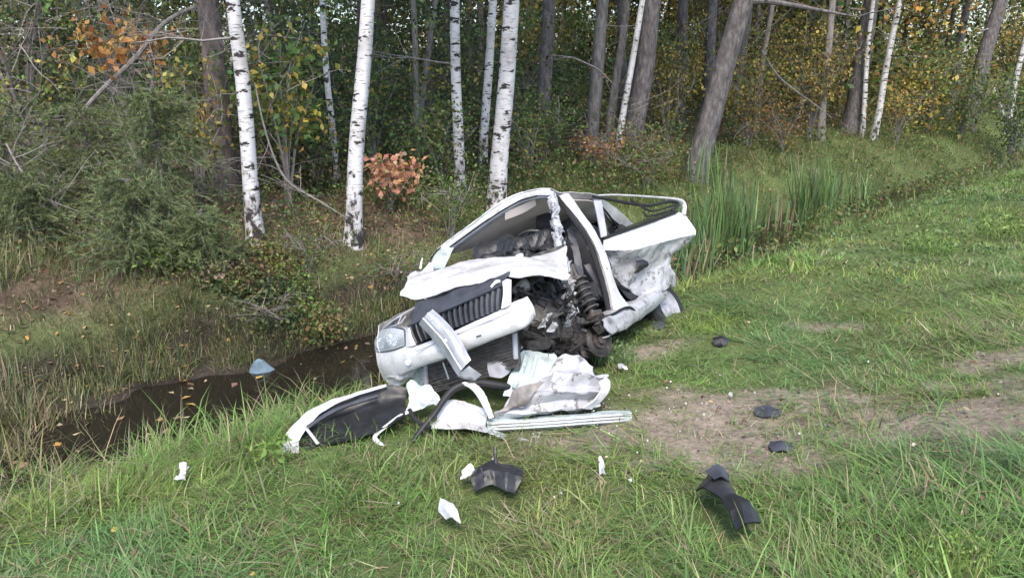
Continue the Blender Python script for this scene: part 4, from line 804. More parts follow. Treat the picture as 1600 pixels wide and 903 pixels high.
def tree(name, label, kind, pb, pt, wpx, D_, group=None, seed=0, branches=0, crook=.04, hb=(2.0, 6.0), crown=None, H=TREE_H, flare=1.35):
    yb = D_*CP  # keep foot and stem in one upright plane facing the road
    b = aty(*pb, yb + 0.0); t = aty(*pt, b[1])
    dx = (t[0]-b[0])/(t[2]-b[2]); x, y = b[0], b[1]
    for _ in range(4): z = float(hgt(x, y)); x = b[0]+(z-b[2])*dx
    o = empty(name, (x, y, z), label, 'tree', group)
    rad = wpx/CAM_F*D_/2*(.92 if kind == 'birch' else 1)
    V, F, c, h = trunk_vf(None, (dx, 0, 1), rad, H, seed=seed, crook=crook, flare=flare)
    mb = MB(); mb.add(V, F); mb.build('trunk', M['bark_'+kind], o, crease=False)
    r = np.random.default_rng(seed+77)
    for i in range(branches):
        hh = r.uniform(*hb); a = r.uniform(0, 2*math.pi); k_ = np.argmin(np.abs(h-hh)); mb = MB()
        for V, F in twig_vf(c[k_].copy(), A([math.cos(a), math.sin(a), r.uniform(-.2, .4)]), r.uniform(.7, 1.8), rad*.12+.006, r, 3): mb.add(V, F)
        mb.build('branch', M['bark_twig'], o)
    if crown:
        k_ = np.argmin(np.abs(h-H*.72)); cr = new_obj('crown', CROWN[crown], o); cr.location = (c[k_][0], c[k_][1], H*.72); cr.rotation_euler = (0, 0, r.uniform(0, 6)); s_ = r.uniform(.9, 1.2); cr.scale = (s_, s_, s_)
    return o
TR = [
 ('pine_tree', 'reddish brown pine trunk behind the bushy young spruce', 'pine', (352, 275), (322, 0), 36, 11.5, 'pine', 8),
 ('birch_tree', 'leaning white birch rising beside the reddish pine', 'birch', (403, 403), (360, 0), 26, 9.6, 'birch', 2),
 ('birch_tree', 'straight thick white birch on the bank between two thin stems', 'birch', (553, 375), (571, 0), 27, 10.0, 'birch', 0),
 ('birch_tree', 'thin crooked birch just behind the straight thick birch', 'birch', (527, 290), (503, 0), 11, 13, 'birch', 3),
 ('young_tree', 'thin brown upright trunk between the straight birch and the car', 'twig', (652, 250), (645, 0), 10, 15, 'dark', 3),
 ('young_tree', 'thin brown trunk slanting behind its upright neighbour', 'twig', (658, 190), (682, 0), 9, 16, 'dark', 2),
 ('birch_tree', 'slender grey white birch behind the twin birches above the car', 'birch', (717, 240), (707, 0), 18, 13, 'birch', 5),
 ('birch_tree', 'thinner of the twin birches above the car roof', 'birch', (757, 210), (770, 0), 15, 15, 'birch', 1),
 ('birch_tree', 'thick white birch with black scarred foot rising behind the car roof', 'birch', (775, 325), (804, 0), 30, 12.5, 'birch', 1),
 ('aspen_tree', 'dark trunk standing apart to the right of the twin birches', 'dark', (845, 215), (862, 0), 23, 17, 'dark', 3),
 ('aspen_tree', 'grey trunk first in the close row behind the car tail', 'grey', (923, 235), (940, 0), 21, 17, 'dark', 2),
 ('aspen_tree', 'slim grey trunk second in the close row behind the car tail', 'grey', (948, 240), (976, 0), 14, 18, 'dark', 1),
 ('birch_tree', 'thin white birch leaning against the dark trunk in the close row', 'birch', (965, 240), (1004, 0), 11, 16.8, 'birch', 0),
 ('aspen_tree', 'thick dark trunk last in the close row behind the car tail', 'dark', (984, 245), (1018, 0), 32, 17.5, 'dark', 1),
 ('aspen_tree', 'dark shaded trunk between the close row and the big leaning trunk', 'dark', (1062, 150), (1070, 0), 19, 24, 'dark', 2),
 ('aspen_tree', 'thick bare trunk leaning over the cattails with a long side branch', 'dark', (1092, 248), (1158, 0), 36, 16.6, 'dark', 0),
 ('young_tree', 'slender pale stem among yellow leaves right of the leaning trunk', 'twig', (1192, 110), (1206, 0), 9, 25, 'dark', 2),
 ('young_tree', 'slender brown trunk before the thick dark trunk above the cattails', 'twig', (1290, 120), (1301, 0), 12, 24, 'dark', 2),
 ('aspen_tree', 'thick dark trunk with two thin birches beside it', 'dark', (1338, 150), (1362, 0), 27, 26, 'dark', 3),
 ('birch_tree', 'short visible white birch touching the thick dark trunk', 'birch', (1352, 150), (1363, 0), 8, 25.5, 'birch', 0),
 ('birch_tree', 'thin white birch clear of the thick dark trunk', 'birch', (1378, 150), (1407, 0), 11, 25, 'birch', 0),
 ('aspen_tree', 'slim dark trunk left of the last leaning trunk', 'dark', (1492, 120), (1514, 0), 13, 34, 'dark', 1),
 ('aspen_tree', 'dark trunk leaning over the verge near the picture edge', 'dark', (1518, 165), (1563, 0), 24, 31, 'dark', 1),
 ('birch_tree', 'white birch cut off by the right picture edge', 'birch', (1592, 110), (1606, 40), 9, 33, 'birch', 0),
]
for i, (nm, lb, kd, pb, pt, wd_, D_, cr, nb) in enumerate(TR):
    o = tree(nm, lb, kd, pb, pt, wd_, D_, seed=40+i, branches=nb, crown=cr, crook=.03 if 'birch' in nm else .04, H=15 if D_ > 11 else 13)
    if i == 15:   # the long limb
        b = A(o.location); mb = MB(); P_ = [aty(1148, 8, b[1]), aty(1190, 2, b[1]-.1), aty(1240, 9, b[1]-.3), aty(1290, 18, b[1]-.5), aty(1340, 27, b[1]-.6)]
        mb.add(*tube([p-b for p in P_], [.075, .06, .045, .03, .012], 8, 24))
        rb = np.random.default_rng(3)
        for q in P_[1:]:
            for V, F in twig_vf(q-b, rb.normal(0, 1, 3), 1.2, .014, rb, 3): mb.add(V, F)
        mb.build('long_branch', M['bark_grey'], o)
# trunks deep in the wood
proto = []
for j, (kd, cr) in enumerate((('dark', 'dark'), ('grey', 'dark'), ('dark', 'pine'), ('pine', 'pine'), ('birch', 'birch'), ('twig', 'dark'))):
    V, F, c, h = trunk_vf(None, (.01*j-.02, 0, 1), .12 if kd not in ('twig', 'birch') else .07, 16, 9, 14, seed=200+j, crook=.07); mb = MB(); mb.add(V, F)
    proto.append((mesh_np('trunk', np.concatenate(mb.v), mb.f, M['bark_'+kd], smooth=True), cr, kd))
rd = np.random.default_rng(99); placed = []
def deep_tree(x, y, j, label, group):
    me, cr, kd = proto[j]; o = empty({'pine': 'pine_tree', 'birch': 'birch_tree'}.get(kd, 'forest_tree'), (x, y, float(hgt(x, y))), label, 'tree', group)
    s_ = rd.uniform(.8, 1.5); o.rotation_euler = (rd.normal(0, .03), rd.normal(.02, .04), rd.uniform(0, 6)); 
    t_ = new_obj('trunk', me, o); t_.scale = (s_, s_, 1)
    c_ = new_obj('crown', CROWN[cr], o); c_.location = (0, 0, 10.5); c_.scale = (1.15,)*3; c_.rotation_euler = (0, 0, rd.uniform(0, 6))
MARK = [(337, 'reddish pine'), (385, 'leaning birch'), (517, 'crooked birch'), (562, 'straight birch'), (648, 'brown saplings'), (712, 'slender birch'), (790, 'twin birches'), (853, 'lone dark trunk'), (930, 'close row'), (1005, 'thick dark trunk'), (1125, 'big leaning trunk'), (1297, 'slender brown trunk'), (1350, 'thick birch flanked trunk'), (1392, 'thin clear birch'), (1540, 'last leaning trunk')]
KIND = {'dark': 'dark trunk', 'grey': 'grey trunk', 'pine': 'brown pine', 'birch': 'thin birch', 'twig': 'slim sapling'}
ORD = ['first', 'second', 'third', 'fourth', 'fifth', 'sixth', 'seventh', 'eighth', 'ninth', 'tenth', 'eleventh', 'twelfth']
cnt = 0; spots = []
while cnt < 70:
    s = rd.uniform(2, 62); n = rd.uniform(-34, -11.5); x, y = xy(s, n)
    if y < 12.5 or abs(x) > y*.74: continue
    if any((x-a)**2+(y-b)**2 < 1.6 for a, b in placed): continue
    placed.append((x, y)); spots.append((800+CAM_F*x/(y*CP+.5), x, y, int(rd.choice(6, p=[.3, .2, .15, .15, .08, .12])))); cnt += 1
spots.sort(); tally = {}
for u, x, y, j in spots:
    kd = proto[j][2]; L_ = [m_ for p, m_ in MARK if p <= u]; R_ = [m_ for p, m_ in MARK if p > u]
    where = 'between %s and %s' % (L_[-1], R_[0]) if L_ and R_ else ('left of the reddish pine' if R_ else 'right of the last leaning trunk')
    tally[(kd, where)] = tally.get((kd, where), 0)+1; k_ = tally[(kd, where)]
    deep_tree(x, y, j, '%s distant %s %s' % (ORD[min(k_, 12)-1], KIND[kd], where), 'distant trunks deep in the wood')
# ---------------------------------------------------------------- shrubs and saplings
def shrub(name, label, pos, H, spread, nst, nleaf, size, pal, seed, lo=.2, asp=.65, bark_='twig', lean=(0, 0), clump=.12, group=None, cat='shrub', droop=.2, jit=.25):
    r = np.random.default_rng(seed); o = empty(name, tuple(map(float, pos)), label, cat, group); mb = MB(); tips = []
    for i in range(nst):
        a = r.uniform(0, 2*math.pi); d = A([math.cos(a)*spread*r.uniform(.2, 1)+lean[0], math.sin(a)*spread*r.uniform(.2, 1)+lean[1], H*r.uniform(.7, 1)]); q = r.normal(0, .06*H, 3)
        P_ = crom(A([[r.normal(0, .03), r.normal(0, .03), -.05], d*.4*A([.6, .6, 1.1])+q*.5, d*.75+q, d]), 12); mb.add(*tube(P_, [.006+.006*H, .004*H+.003, .003], 4))
        tips.append(P_)
        for j in range(4):
            k = r.integers(4, 11); e = r.normal(0, 1, 3)*A([1, 1, .4])+A([0, 0, .3]); e /= np.linalg.norm(e); l = spread*r.uniform(.3, .7)+.1; Q_ = P_[k]+np.linspace(0, 1, 5)[:, None]*e*l+np.linspace(0, 1, 5)[:, None]**2*A([0, 0, -.12*l])
            mb.add(*tube(Q_, [.005, .002], 3)); tips.append(Q_)
    mb.build('stem', M['bark_'+bark_], o)
    T = np.concatenate(tips); T = T[T[:, 2] > lo*H]
    C = T[r.integers(0, len(T), nleaf)]+r.normal(0, clump, (nleaf, 3))
    keep = vnoise(C+seed, 2.6, seed) > .3; C = C[keep]
    new_obj('foliage', leaf_mesh('foliage', C, r.uniform(.6, 1.25, len(C))*size, pick(pal, len(C), r, jit), M['leaf'], asp, droop=droop, seed=seed), o)
    return o
def conifer(name, label, pos, H, R_, seed, pal=OLIVE+DKGREEN, nb=190, group=None):
    """bushy young spruce: drooping feathered branches"""
    r = np.random.default_rng(seed); o = empty(name, tuple(map(float, pos)), label, 'tree', group); mb = MB(); mb.add(*tube([(0, 0, -.1), (.02, 0, H*.5), (0, .02, H)], [.045, .03, .006], 7, 12)); mb.build('trunk', M['bark_dark'], o)
    P = []; Dr = []; mb = MB()
    for i in range(nb):
        z = H*(.04+.94*r.random()**.9); a = r.uniform(0, 2*math.pi); l = R_*(1-.62*z/H)*r.uniform(.45, 1.15)+.06; d = A([math.cos(a), math.sin(a), r.uniform(-.1, .5)]); t = np.linspace(0, 1, 5)[:, None]
        Q = A([0, 0, z])+d*l*t+A([0, 0, -.38*l])*t**2; mb.add(*tube(Q, [.005, .0015], 3))
        for k in range(5):
            j = r.integers(1, 5); e = d*.6+r.normal(0, .5, 3)+A([0, 0, -.25]); l2 = l*r.uniform(.25, .5); Q2 = Q[j]+e*l2*t
            if k == 0: mb.add(*tube(Q2[::2], [.003, .001], 3))
            m_ = 26
            u = r.random((m_, 1)); P.append(Q[j]+e*l2*u); Dr.append(np.repeat(e[None], m_, 0))
        u = r.random((42, 1))*.9+.1; P.append(A([0, 0, z])+d*l*u+A([0, 0, -.38*l])*u**2); Dr.append(np.repeat((d-A([0, 0, .4]))[None], 42, 0))
    mb.build('branches', M['bark_twig'], o); P = np.concatenate(P); Dr = np.concatenate(Dr); n = len(P)
    d = Dr/np.linalg.norm(Dr, axis=1, keepdims=True)+r.normal(0, .42, (n, 3)); d /= np.linalg.norm(d, axis=1, keepdims=True); u = np.cross(d, r.normal(0, 1, (n, 3))); u /= np.linalg.norm(u, axis=1, keepdims=True)
    L = r.uniform(.035, .085, (n, 1)); wdt = .0042
    V = np.stack([P-u*wdt, P+u*wdt, P+d*L], 1).reshape(-1, 3); F = np.arange(n*3).reshape(-1, 3)
    new_obj('crown', mesh_np('needles', V, F, M['needle'], np.repeat(pick(pal, n, r, .3), 3, 0)), o); return o
GA = lambda px, py: gp(px, py)
def onx(px, y): # ground point at a distance, at a picture column's bearing
    x = (px-800)/CAM_F*(y*CP+.5); return ground(x, y)
FEA = [(.155, .19, .08), (.13, .175, .07), (.18, .20, .09), (.125, .175, .085)]
for lb, px_, yy, hh, rr_, nb_ in (('bushy young spruce before the reddish pine, its top lit', 262, 9.2, 1.75, .85, 190), ('broad young spruce drooping to the ditch left of the pine', 215, 8.2, 1.0, .8, 150), ('small young spruce low on the bank nearest the leaning birch', 318, 8.3, .7, .5, 90),
    ('thin young spruce behind the broad drooping one', 150, 9.8, 1.5, .8, 130), ('low young spruce at the left picture edge', 45, 8.5, .85, .75, 120), ('ragged young spruce cut by the left picture edge', -20, 9.4, 1.5, .9, 120)):
    conifer('young_spruce', lb, onx(px_, yy), hh, rr_, 300+int(px_)+40, FEA, nb=nb_, group='young spruces on the far bank')
conifer('young_spruce', 'taller dark young spruce behind the bare arching branch', onx(110, 13), 3.0, 1.3, 303, DKGREEN, nb=130)
conifer('young_spruce', 'small dark young spruce between the slender birch and the twin birches', onx(735, 16), 2.6, 1.1, 304, DKGREEN, nb=110)
conifer('young_spruce', 'tall dark young spruce deep in the gap left of the straight birch', onx(500, 17), 4.6, 1.6, 305, DKGREEN, nb=140)
conifer('young_spruce', 'dark young spruce behind the two thin brown trunks', onx(610, 19), 4.8, 1.7, 306, DKGREEN, nb=130)
conifer('young_spruce', 'dark young spruce between leaning birch and straight birch', onx(445, 14), 3.4, 1.2, 307, DKGREEN, nb=130)
SH = [
 ('maple_sapling', 'sapling with pink and orange leaves beside the straight birch', onx(612, 11.0), .82, .42, 6, 300, .12, PINK+PINK+ORANGE[2:3], .5),
 ('aspen_sapling', 'sapling with big yellow and green leaves right of the leaning birch', onx(452, 11.0), 2.75, .5, 7, 900, .14, YELLOW+GREEN+GREEN, .3),
 ('aspen_sapling', 'sapling with orange leaves hanging under the bare arching branch', onx(225, 11.0), 2.6, .6, 6, 300, .14, ORANGE+ORANGE+YELLOW[:1], .68),
 ('rowan_bush', 'loose bush with yellow green leaves in front of the reddish pine', onx(315, 10.2), 2.1, .55, 6, 420, .10, YELLOW+GREEN+OLIVE, .35),
 ('willow_bush', 'grey green willow bush at the foot of the slender birch', onx(690, 12.6), 1.5, .8, 12, 1900, .085, OLIVE+GREEN, .1),
 ('willow_bush', 'green bush left of the maple sapling with pink leaves', onx(585, 13.5), 2.3, .8, 10, 1500, .10, GREEN+DKGREEN+YELLOW[:1], .1),
 ('willow_bush', 'low green bush left of the car roof at the big birch', onx(705, 10.6), .8, .5, 9, 800, .06, GREEN+OLIVE, .1),
 ('hazel_bush', 'broad dark green bush behind the dark lone trunk', onx(870, 18), 2.2, 1.2, 12, 1800, .12, GREEN+DKGREEN, .1),
 ('maple_sapling', 'low red orange bush before the close row of trunks', onx(935, 15.2), .85, .6, 8, 230, .11, ORANGE+PINK+BROWN, .3),
 ('hazel_bush', 'yellow leaved bush between the close row and the leaning trunk', onx(1040, 19.5), 2.6, 1.0, 10, 1500, .12, YELLOW+OLIVE+OLIVE, .15),
 ('hazel_bush', 'golden leaved bush right of the leaning trunk', onx(1165, 20.5), 2.6, 1.0, 10, 1500, .13, YELLOW+YELLOW+GREEN+BROWN, .12),
 ('hazel_bush', 'reddish brown bush above the cattails', onx(1225, 20.0), 1.6, 1.0, 9, 900, .10, BROWN+ORANGE+OLIVE, .1),
 ('hazel_bush', 'yellow brown bush left of the thick dark trunk with birches', onx(1265, 23), 3.2, 1.2, 10, 1500, .14, YELLOW+OLIVE+BROWN, .12),
 ('hazel_bush', 'orange tipped bush at the foot of the thin clear birch', onx(1400, 24), 1.9, 1.0, 9, 1000, .11, ORANGE[:1]+OLIVE+YELLOW, .2),
 ('hazel_bush', 'green bush with yellow leaves behind the dry verge grass', onx(1450, 27), 3.0, 1.6, 12, 1700, .15, GREEN+OLIVE+YELLOW[:2], .08),
 ('hazel_bush', 'pale green bush at the foot of the last leaning trunk', onx(1500, 27), 2.4, 1.3, 12, 1500, .14, GREEN+OLIVE, .05),
 ('hazel_bush', 'dense green bush cut by the right picture edge', onx(1590, 27), 3.2, 1.6, 12, 2000, .15, GREEN+DKGREEN, .05),
 ('alder_bush', 'dark leafy bush in the upper left corner', onx(60, 12.5), 4.6, 1.4, 10, 1700, .11, DKGREEN+OLIVE+BROWN, .2),
 ('alder_bush', 'thin bush with mixed brown leaves behind the arching branch', onx(200, 14.5), 4.5, 1.5, 10, 1300, .12, DKGREEN+BROWN+OLIVE, .15),
 ('alder_bush', 'low bush with green leaves at the left end of the far bank', onx(20, 9.6), 1.6, .8, 9, 800, .08, GREEN+OLIVE, .1),
 ('alder_bush', 'dark green bush behind the straight thick birch', onx(530, 15.5), 2.6, 1.0, 10, 1400, .12, DKGREEN+GREEN, .1),
 ('alder_bush', 'bush with small yellow leaves behind the car roof', onx(830, 14.2), 1.2, .8, 9, 1000, .085, OLIVE+GREEN+YELLOW[:1], .1),
 ('alder_bush', 'low green brown thicket behind the bent rear door', onx(1010, 14.5), .9, .9, 12, 1200, .08, OLIVE+GREEN+BROWN, .05),
 ('alder_bush', 'fresh green bush behind the leaning birch', onx(420, 12.5), 1.7, .9, 12, 1700, .10, GREEN+OLIVE, .08),
 ('alder_bush', 'green leafy bush between the thin crooked birch and straight birch', onx(500, 12.2), 1.3, .7, 10, 1200, .09, GREEN+DKGREEN+YELLOW[:1], .08),
 ('alder_bush', 'fresh green bush behind the twin birches', onx(780, 16), 1.7, 1.1, 12, 1700, .10, GREEN+OLIVE, .08),
 ('alder_bush', 'fresh green bush at the foot of the dark lone trunk', onx(850, 15.5), 1.3, 1.0, 12, 1500, .10, GREEN+GREEN+OLIVE, .08),
 ('alder_bush', 'brown green thicket above the bent rear door', onx(985, 16.0), 1.0, 1.0, 12, 1200, .09, OLIVE+GREEN+BROWN, .05),
 ('alder_bush', 'leafy bush with brown leaves beside the reddish pine foot', onx(385, 11.8), 1.2, .7, 10, 1000, .09, OLIVE+GREEN+BROWN, .08),
 ('alder_bush', 'low dark green bush at the top of the far bank below the straight birch', onx(480, 8.9), .5, .5, 9, 900, .055, DKGREEN+GREEN+OLIVE, .05),
 ('alder_bush', 'low weedy bush on the far bank right above the blue grey stone', onx(420, 7.9), .38, .4, 8, 700, .05, DKGREEN+OLIVE, .05),
 ('alder_bush', 'low brownish bush on the bank between straight birch and car', onx(620, 9.3), .45, .5, 9, 800, .055, OLIVE+BROWN+GREEN, .05),
 ('alder_bush', 'golden backed bush high behind the twin birches', onx(820, 24), 5.2, 1.6, 10, 1600, .18, YELLOW+YELLOW+OLIVE, .3),
 ('alder_bush', 'yellow brown bush high behind the leaning trunk', onx(1120, 27), 5.6, 1.8, 10, 1700, .2, YELLOW+OLIVE+BROWN, .25),
 ('alder_bush', 'yellow brown bush filling the gap left of the last leaning trunk', onx(1440, 34), 6.0, 2.2, 12, 2000, .22, YELLOW+BROWN+OLIVE, .15),
 ('alder_bush', 'yellow green bush in the upper right corner', onx(1570, 37), 6.5, 2.4, 12, 2000, .2, YELLOW+OLIVE+OLIVE, .15),
]
for i, (nm, lb, ps, Hh, sp_, ns, nl, sz, pal, lo) in enumerate(SH): shrub(nm, lb, ps, Hh, sp_, ns, int(nl*(1.35 if nl > 700 else 1.1)), sz*(.78 if nl > 700 else .9), pal, 400+i, lo, clump=.10 if nl < 700 else .2)

# bare branches
def bare_branch(name, label, pts, r0, seed, nsub=10, m='bark_twig', cat='branch'):
    r = np.random.default_rng(seed); mb = MB(); P_ = crom(A(pts), 40); mb.add(*tube(P_, r0, 7))
    for i in range(nsub):
        k = r.integers(4, 38)
        for V, F in twig_vf(P_[k], r.normal(0, 1, 3)*A([1, .6, 1]), r.uniform(.25, .9), .007, r, 3): mb.add(V, F)
    return base_origin(mb.build(name, M[m], None, True, label=label, cat=cat))
b0 = onx(-40, 10.6)
bare_branch('arching_branch', 'bare grey sapling arching from the left edge up to the reddish pine', [b0, at(40, 262, 10.4), at(100, 205, 10.3), at(160, 140, 10.3), at(212, 90, 10.4), at(255, 38, 10.6), at(300, 14, 10.9), at(330, 12, 11.2)], [.03, .028, .026, .03, .034, .03, .028, .02], 501, 18)
bare_branch('bowed_stem', 'thin grey stem bowed down beside the leaning birch', [at(398, 130, 9.9), at(412, 195, 9.9), at(432, 255, 9.9), at(455, 288, 9.9), at(500, 315, 9.95), at(548, 345, 10.0)], [.008, .012, .014, .014, .012, .008], 502, 5)
bare_branch('leaning_dead_birch', 'dead pale birch stick leaning left at the right edge of the verge', [ground(*onx(1585, 27)[:2]), at(1578, 215, 27.3), at(1566, 175, 27.4), at(1553, 138, 27.5)], [.08, .075, .06, .03], 503, 2, 'bark_birch')
bare_branch('fallen_branch', 'thin dead branch reaching through the yellow bushes above the cattails', [at(1190, 80, 19.0), at(1215, 118, 19), at(1240, 140, 19), at(1275, 165, 19.2), at(1300, 185, 19.4)], [.02, .025, .02, .015, .01], 504, 5)
bare_branch('dead_twigs', 'tangle of dead grey twigs low at the left picture edge', [at(10, 225, 8.6), at(30, 262, 8.6), at(60, 300, 8.6), at(95, 330, 8.7), ground(*onx(110, 8.9)[:2])], [.01, .014, .014, .012, .01], 505, 22)
# fine dead twigs through the shaded wood: beyond counting
r = np.random.default_rng(600); mb = MB()
for i in range(900):
    if i < 480: px, y = r.uniform(-40, 480), r.uniform(9.6, 14)
    else: px, y = r.uniform(450, 1560), r.uniform(13, 24)
    b = onx(px, y)
    if sn(b[0], b[1])[1] > -8.4: continue
    p = b+A([0, 0, r.uniform(.1, 3.6 if px < 480 else 4.0)])
    for V, F in twig_vf(p, r.normal(0, 1, 3)*A([1, 1, .7]), r.uniform(.4, 1.5), r.uniform(.004, .008), r, 2, sides=3): mb.add(V, F)
tw = mb.build('dead_undergrowth', M['bark_twig'], None, False, label='tangle of fine dead twigs under the trees', cat='undergrowth', kind='stuff')

# undergrowth mass: three belts of leaves through the wood, then the far wood
def belt(name, label, n, nr, sr, zr, size, palf, seed, clumps, cr, mtl='leaf'):
    r = np.random.default_rng(seed); s = r.uniform(*sr, clumps); nn = r.uniform(*nr, clumps); x, y = xy(s, nn); ok = (y > 8) & (np.abs(x) < y*.8+3); x, y = x[ok], y[ok]; k_ = len(x)
    z = hgt(x, y)+zr[0]+(zr[1]-zr[0])*r.random(k_)**1.25; cc = np.stack([x, y, z], 1); k = r.integers(0, k_, n); C = cc[k]+r.normal(0, 1, (n, 3))*A(cr)
    C[:, 2] = np.maximum(C[:, 2], hgt(C[:, 0], C[:, 1])+.02)
    colc = palf(cc[:, 0], cc[:, 1], cc[:, 2], r); col = np.clip(colc[k]*(1+r.normal(0, .28, (n, 1)))*(1+r.normal(0, .1, (n, 3))), .004, .7)
    return new_obj(name, leaf_mesh(name, C, r.uniform(.5, 1.3, n)*size, col, M[mtl], seed=seed), None, label, 'undergrowth', kind='stuff')
def pal_low(x, y, z, r):
    n = len(x); a = pick(DKGREEN+OLIVE+GREEN, n, r); b = pick(BROWN+STRAW[3:], n, r); return np.where((r.random(n) < .3)[:, None], b, a)
def pal_mid(x, y, z, r):
    n = len(x); t = np.clip((x+1)/10, 0, 1); a = pick(DKGREEN+OLIVE+GREEN+GREEN, n, r); b = pick(YELLOW+YELLOW+BROWN[:1]+ORANGE[:1]+OLIVE+GREEN, n, r); return np.where((r.random(n) < .12+.55*t)[:, None], b, a)
def pal_far(x, y, z, r):
    n = len(x); t = np.clip((x+4)/12, 0, 1); a = pick(DKGREEN+OLIVE, n, r); b = pick(YELLOW+YELLOW+ORANGE[:1]+OLIVE+GREEN[:2], n, r); return np.where((r.random(n) < .1+.6*t)[:, None], b, a)
belt('ground_plants', 'low leafy plants covering the forest floor', 26000, (-15, -8.7), (-6, 40), (0, .5), .055, pal_low, 701, 1400, (.2, .2, .1))
belt('bank_plants', 'low leafy plants on the bank below the birches', 20000, (-11.5, -8.4), (-5, 16), (0, .35), .05, pal_low, 705, 900, (.22, .22, .09))
belt('bank_weeds', 'dark green weeds reaching down the far bank to the water', 9000, (-8.5, -7.15), (.3, 4.2), (0, .22), .05, pal_low, 707, 380, (.13, .13, .07))
belt('undergrowth', 'leafy undergrowth between the nearer trunks', 60000, (-19, -10.3), (0, 46), (.1, 3.2), .085, pal_mid, 702, 1500, (.19, .19, .15))
belt('far_undergrowth', 'dense autumn undergrowth farther into the wood', 75000, (-30, -17), (0, 66), (.1, 6.2), .14, pal_mid, 703, 1300, (.34, .34, .28))
belt('upper_far_wood', 'higher foliage of the far wood against the sky', 20000, (-50, -32), (0, 95), (6, 15), .55, pal_far, 708, 700, (1.0, 1.0, .8))
belt('roadside_wood', 'autumn foliage of the wood edge far along the ditch', 42000, (-17, -8.8), (24, 92), (.2, 8.5), .22, pal_far, 706, 900, (.6, .6, .5))
belt('far_wood', 'far autumn wood closing the view', 120000, (-52, -29), (0, 90), (0, 13), .35, pal_far, 704, 1700, (.75, .75, .65))

# ---------------------------------------------------------------- grass
def in_car(x, y):
    P_ = np.stack([x, y, np.full_like(x, 0.)], -1)-CAR_T; L_ = P_@CAR_R; return (L_[..., 0] > -2.1) & (L_[..., 0] < 1.9) & (np.abs(L_[..., 1]) < .62)
def in_poly(x, y, poly):
    r_ = np.zeros(np.shape(x), bool); j = len(poly)-1
    for i in range(len(poly)):
        (xi, yi), (xj, yj) = poly[i], poly[j]; c_ = ((yi > y) != (yj > y)) & (x < (xj-xi)*(y-yi)/(yj-yi+1e-12)+xi); r_ ^= c_; j = i
    return r_
HEAP = [tuple(gp(*p)[:2]) for p in ((428, 716), (436, 672), (500, 622), (600, 596), (800, 560), (960, 560), (1000, 640), (985, 676), (860, 704), (760, 690), (680, 684), (640, 700), (605, 722), (575, 700), (500, 716))]
CHIPS = [(gp(u, v)[0], gp(u, v)[1], q) for u, v, q in ((755, 778, .13), (795, 778, .13), (775, 790, .12), (1105, 800, .12), (1135, 826, .13), (1160, 850, .12), (1125, 838, .1), (702, 832, .11), (287, 760, .09), (938, 748, .06), (1125, 543, .14), (1030, 516, .12))]
def clear(x, y):
    d = np.full(np.shape(x), 9.)
    for cx, cy, q in CHIPS: d = np.minimum(d, np.hypot(x-cx, (y-cy)*.8)/q)
    return d
BLUEG, YELG, MIDG, BRNG = A([.135, .245, .09]), A([.215, .30, .068]), A([.15, .262, .068]), A([.19, .205, .085])
def tufts(name, label, ntuft, xr, yr, dens, per, Lr, wr, pal, dryp, seed, th=(.05, .9), bend=(.2, 1.3), rad=.05, kind='stuff', cat='grass', patch=True, big=.18, along=False):
    r = np.random.default_rng(seed); x = r.uniform(*xr, ntuft); y = r.uniform(*yr, ntuft)
    if along: x, y = xy(x, y)      # ranges given along and across the ditch
    keep = r.random(ntuft) < dens(x, y); x, y = x[keep], y[keep]
    vis = (np.abs(x) < (y*CP+.6)*.72+1.2) & ~in_car(x, y) & (clear(x, y) > .7) & (~in_poly(x, y, HEAP) | (r.random(len(x)) < .28)); x, y = x[vis], y[vis]; nt_ = len(x)
    k = np.repeat(np.arange(nt_), per); n = len(k); px_ = x[k]+r.normal(0, rad, n); py_ = y[k]+r.normal(0, rad, n)
    P = np.stack([px_, py_, hgt(px_, py_)-.01], 1)
    wide = r.random(nt_) < big; fl = .45+1.1*n2(x, y, 1.3, seed)
    tl = r.uniform(.6, 1.2, nt_)*fl*np.where(wide, 1.25, 1); L = r.uniform(*Lr, n)*tl[k]*np.clip(clear(x, y)/2.2, .4, 1)[k]
    wind = n2(x, y, .9, seed+1)*12+r.normal(0, .9, nt_); az = np.where(r.random(n) < .6, wind[k]+r.normal(0, .55, n), r.uniform(0, 6.28, n))
    if patch:
        a_, b_2, d_2 = n2(x, y, .75, seed+11)[:, None], n2(x, y, 1.0, seed+12)[:, None], n2(x, y, 1.4, seed+13)[:, None]
        sm = lambda v, lo, hi: np.clip((v-lo)/(hi-lo), 0, 1)
        c0 = MIDG*(1-sm(a_, .45, .7))+BLUEG*sm(a_, .45, .7); q_ = sm(b_2, .55, .75); c0 = c0*(1-q_)+YELG*q_; q_ = sm(d_2, .64, .82)*.6; c0 = c0*(1-q_)+BRNG*q_
        c0 = c0*(1+r.normal(0, .2, (nt_, 1)))
    else: c0 = pick(pal, nt_, r, .16)
    c = c0[k]*(1+r.normal(0, .2, (n, 1)))*(1+r.normal(0, .05, (n, 3))); dry = r.random(n) < dryp*(.3+1.4*n2(x, y, .8, seed+3)[k]); c[dry] = pick(STRAW, int(dry.sum()), r); tip = c*1.1
    wd = r.uniform(*wr, n)*np.where(wide[k], 1.7, 1)
    me = blade_mesh(name, P, L, wd, az, th[0]+(th[1]-th[0])*r.random(n)**.8, r.uniform(*bend, n), np.clip(c, .004, .6), M['grass'], np.clip(tip, .004, .6))
    return new_obj(name, me, None, label, cat, kind=kind)
LAWN = [(.125, .185, .070), (.145, .205, .075), (.115, .185, .090), (.13, .21, .105), (.17, .215, .08)]
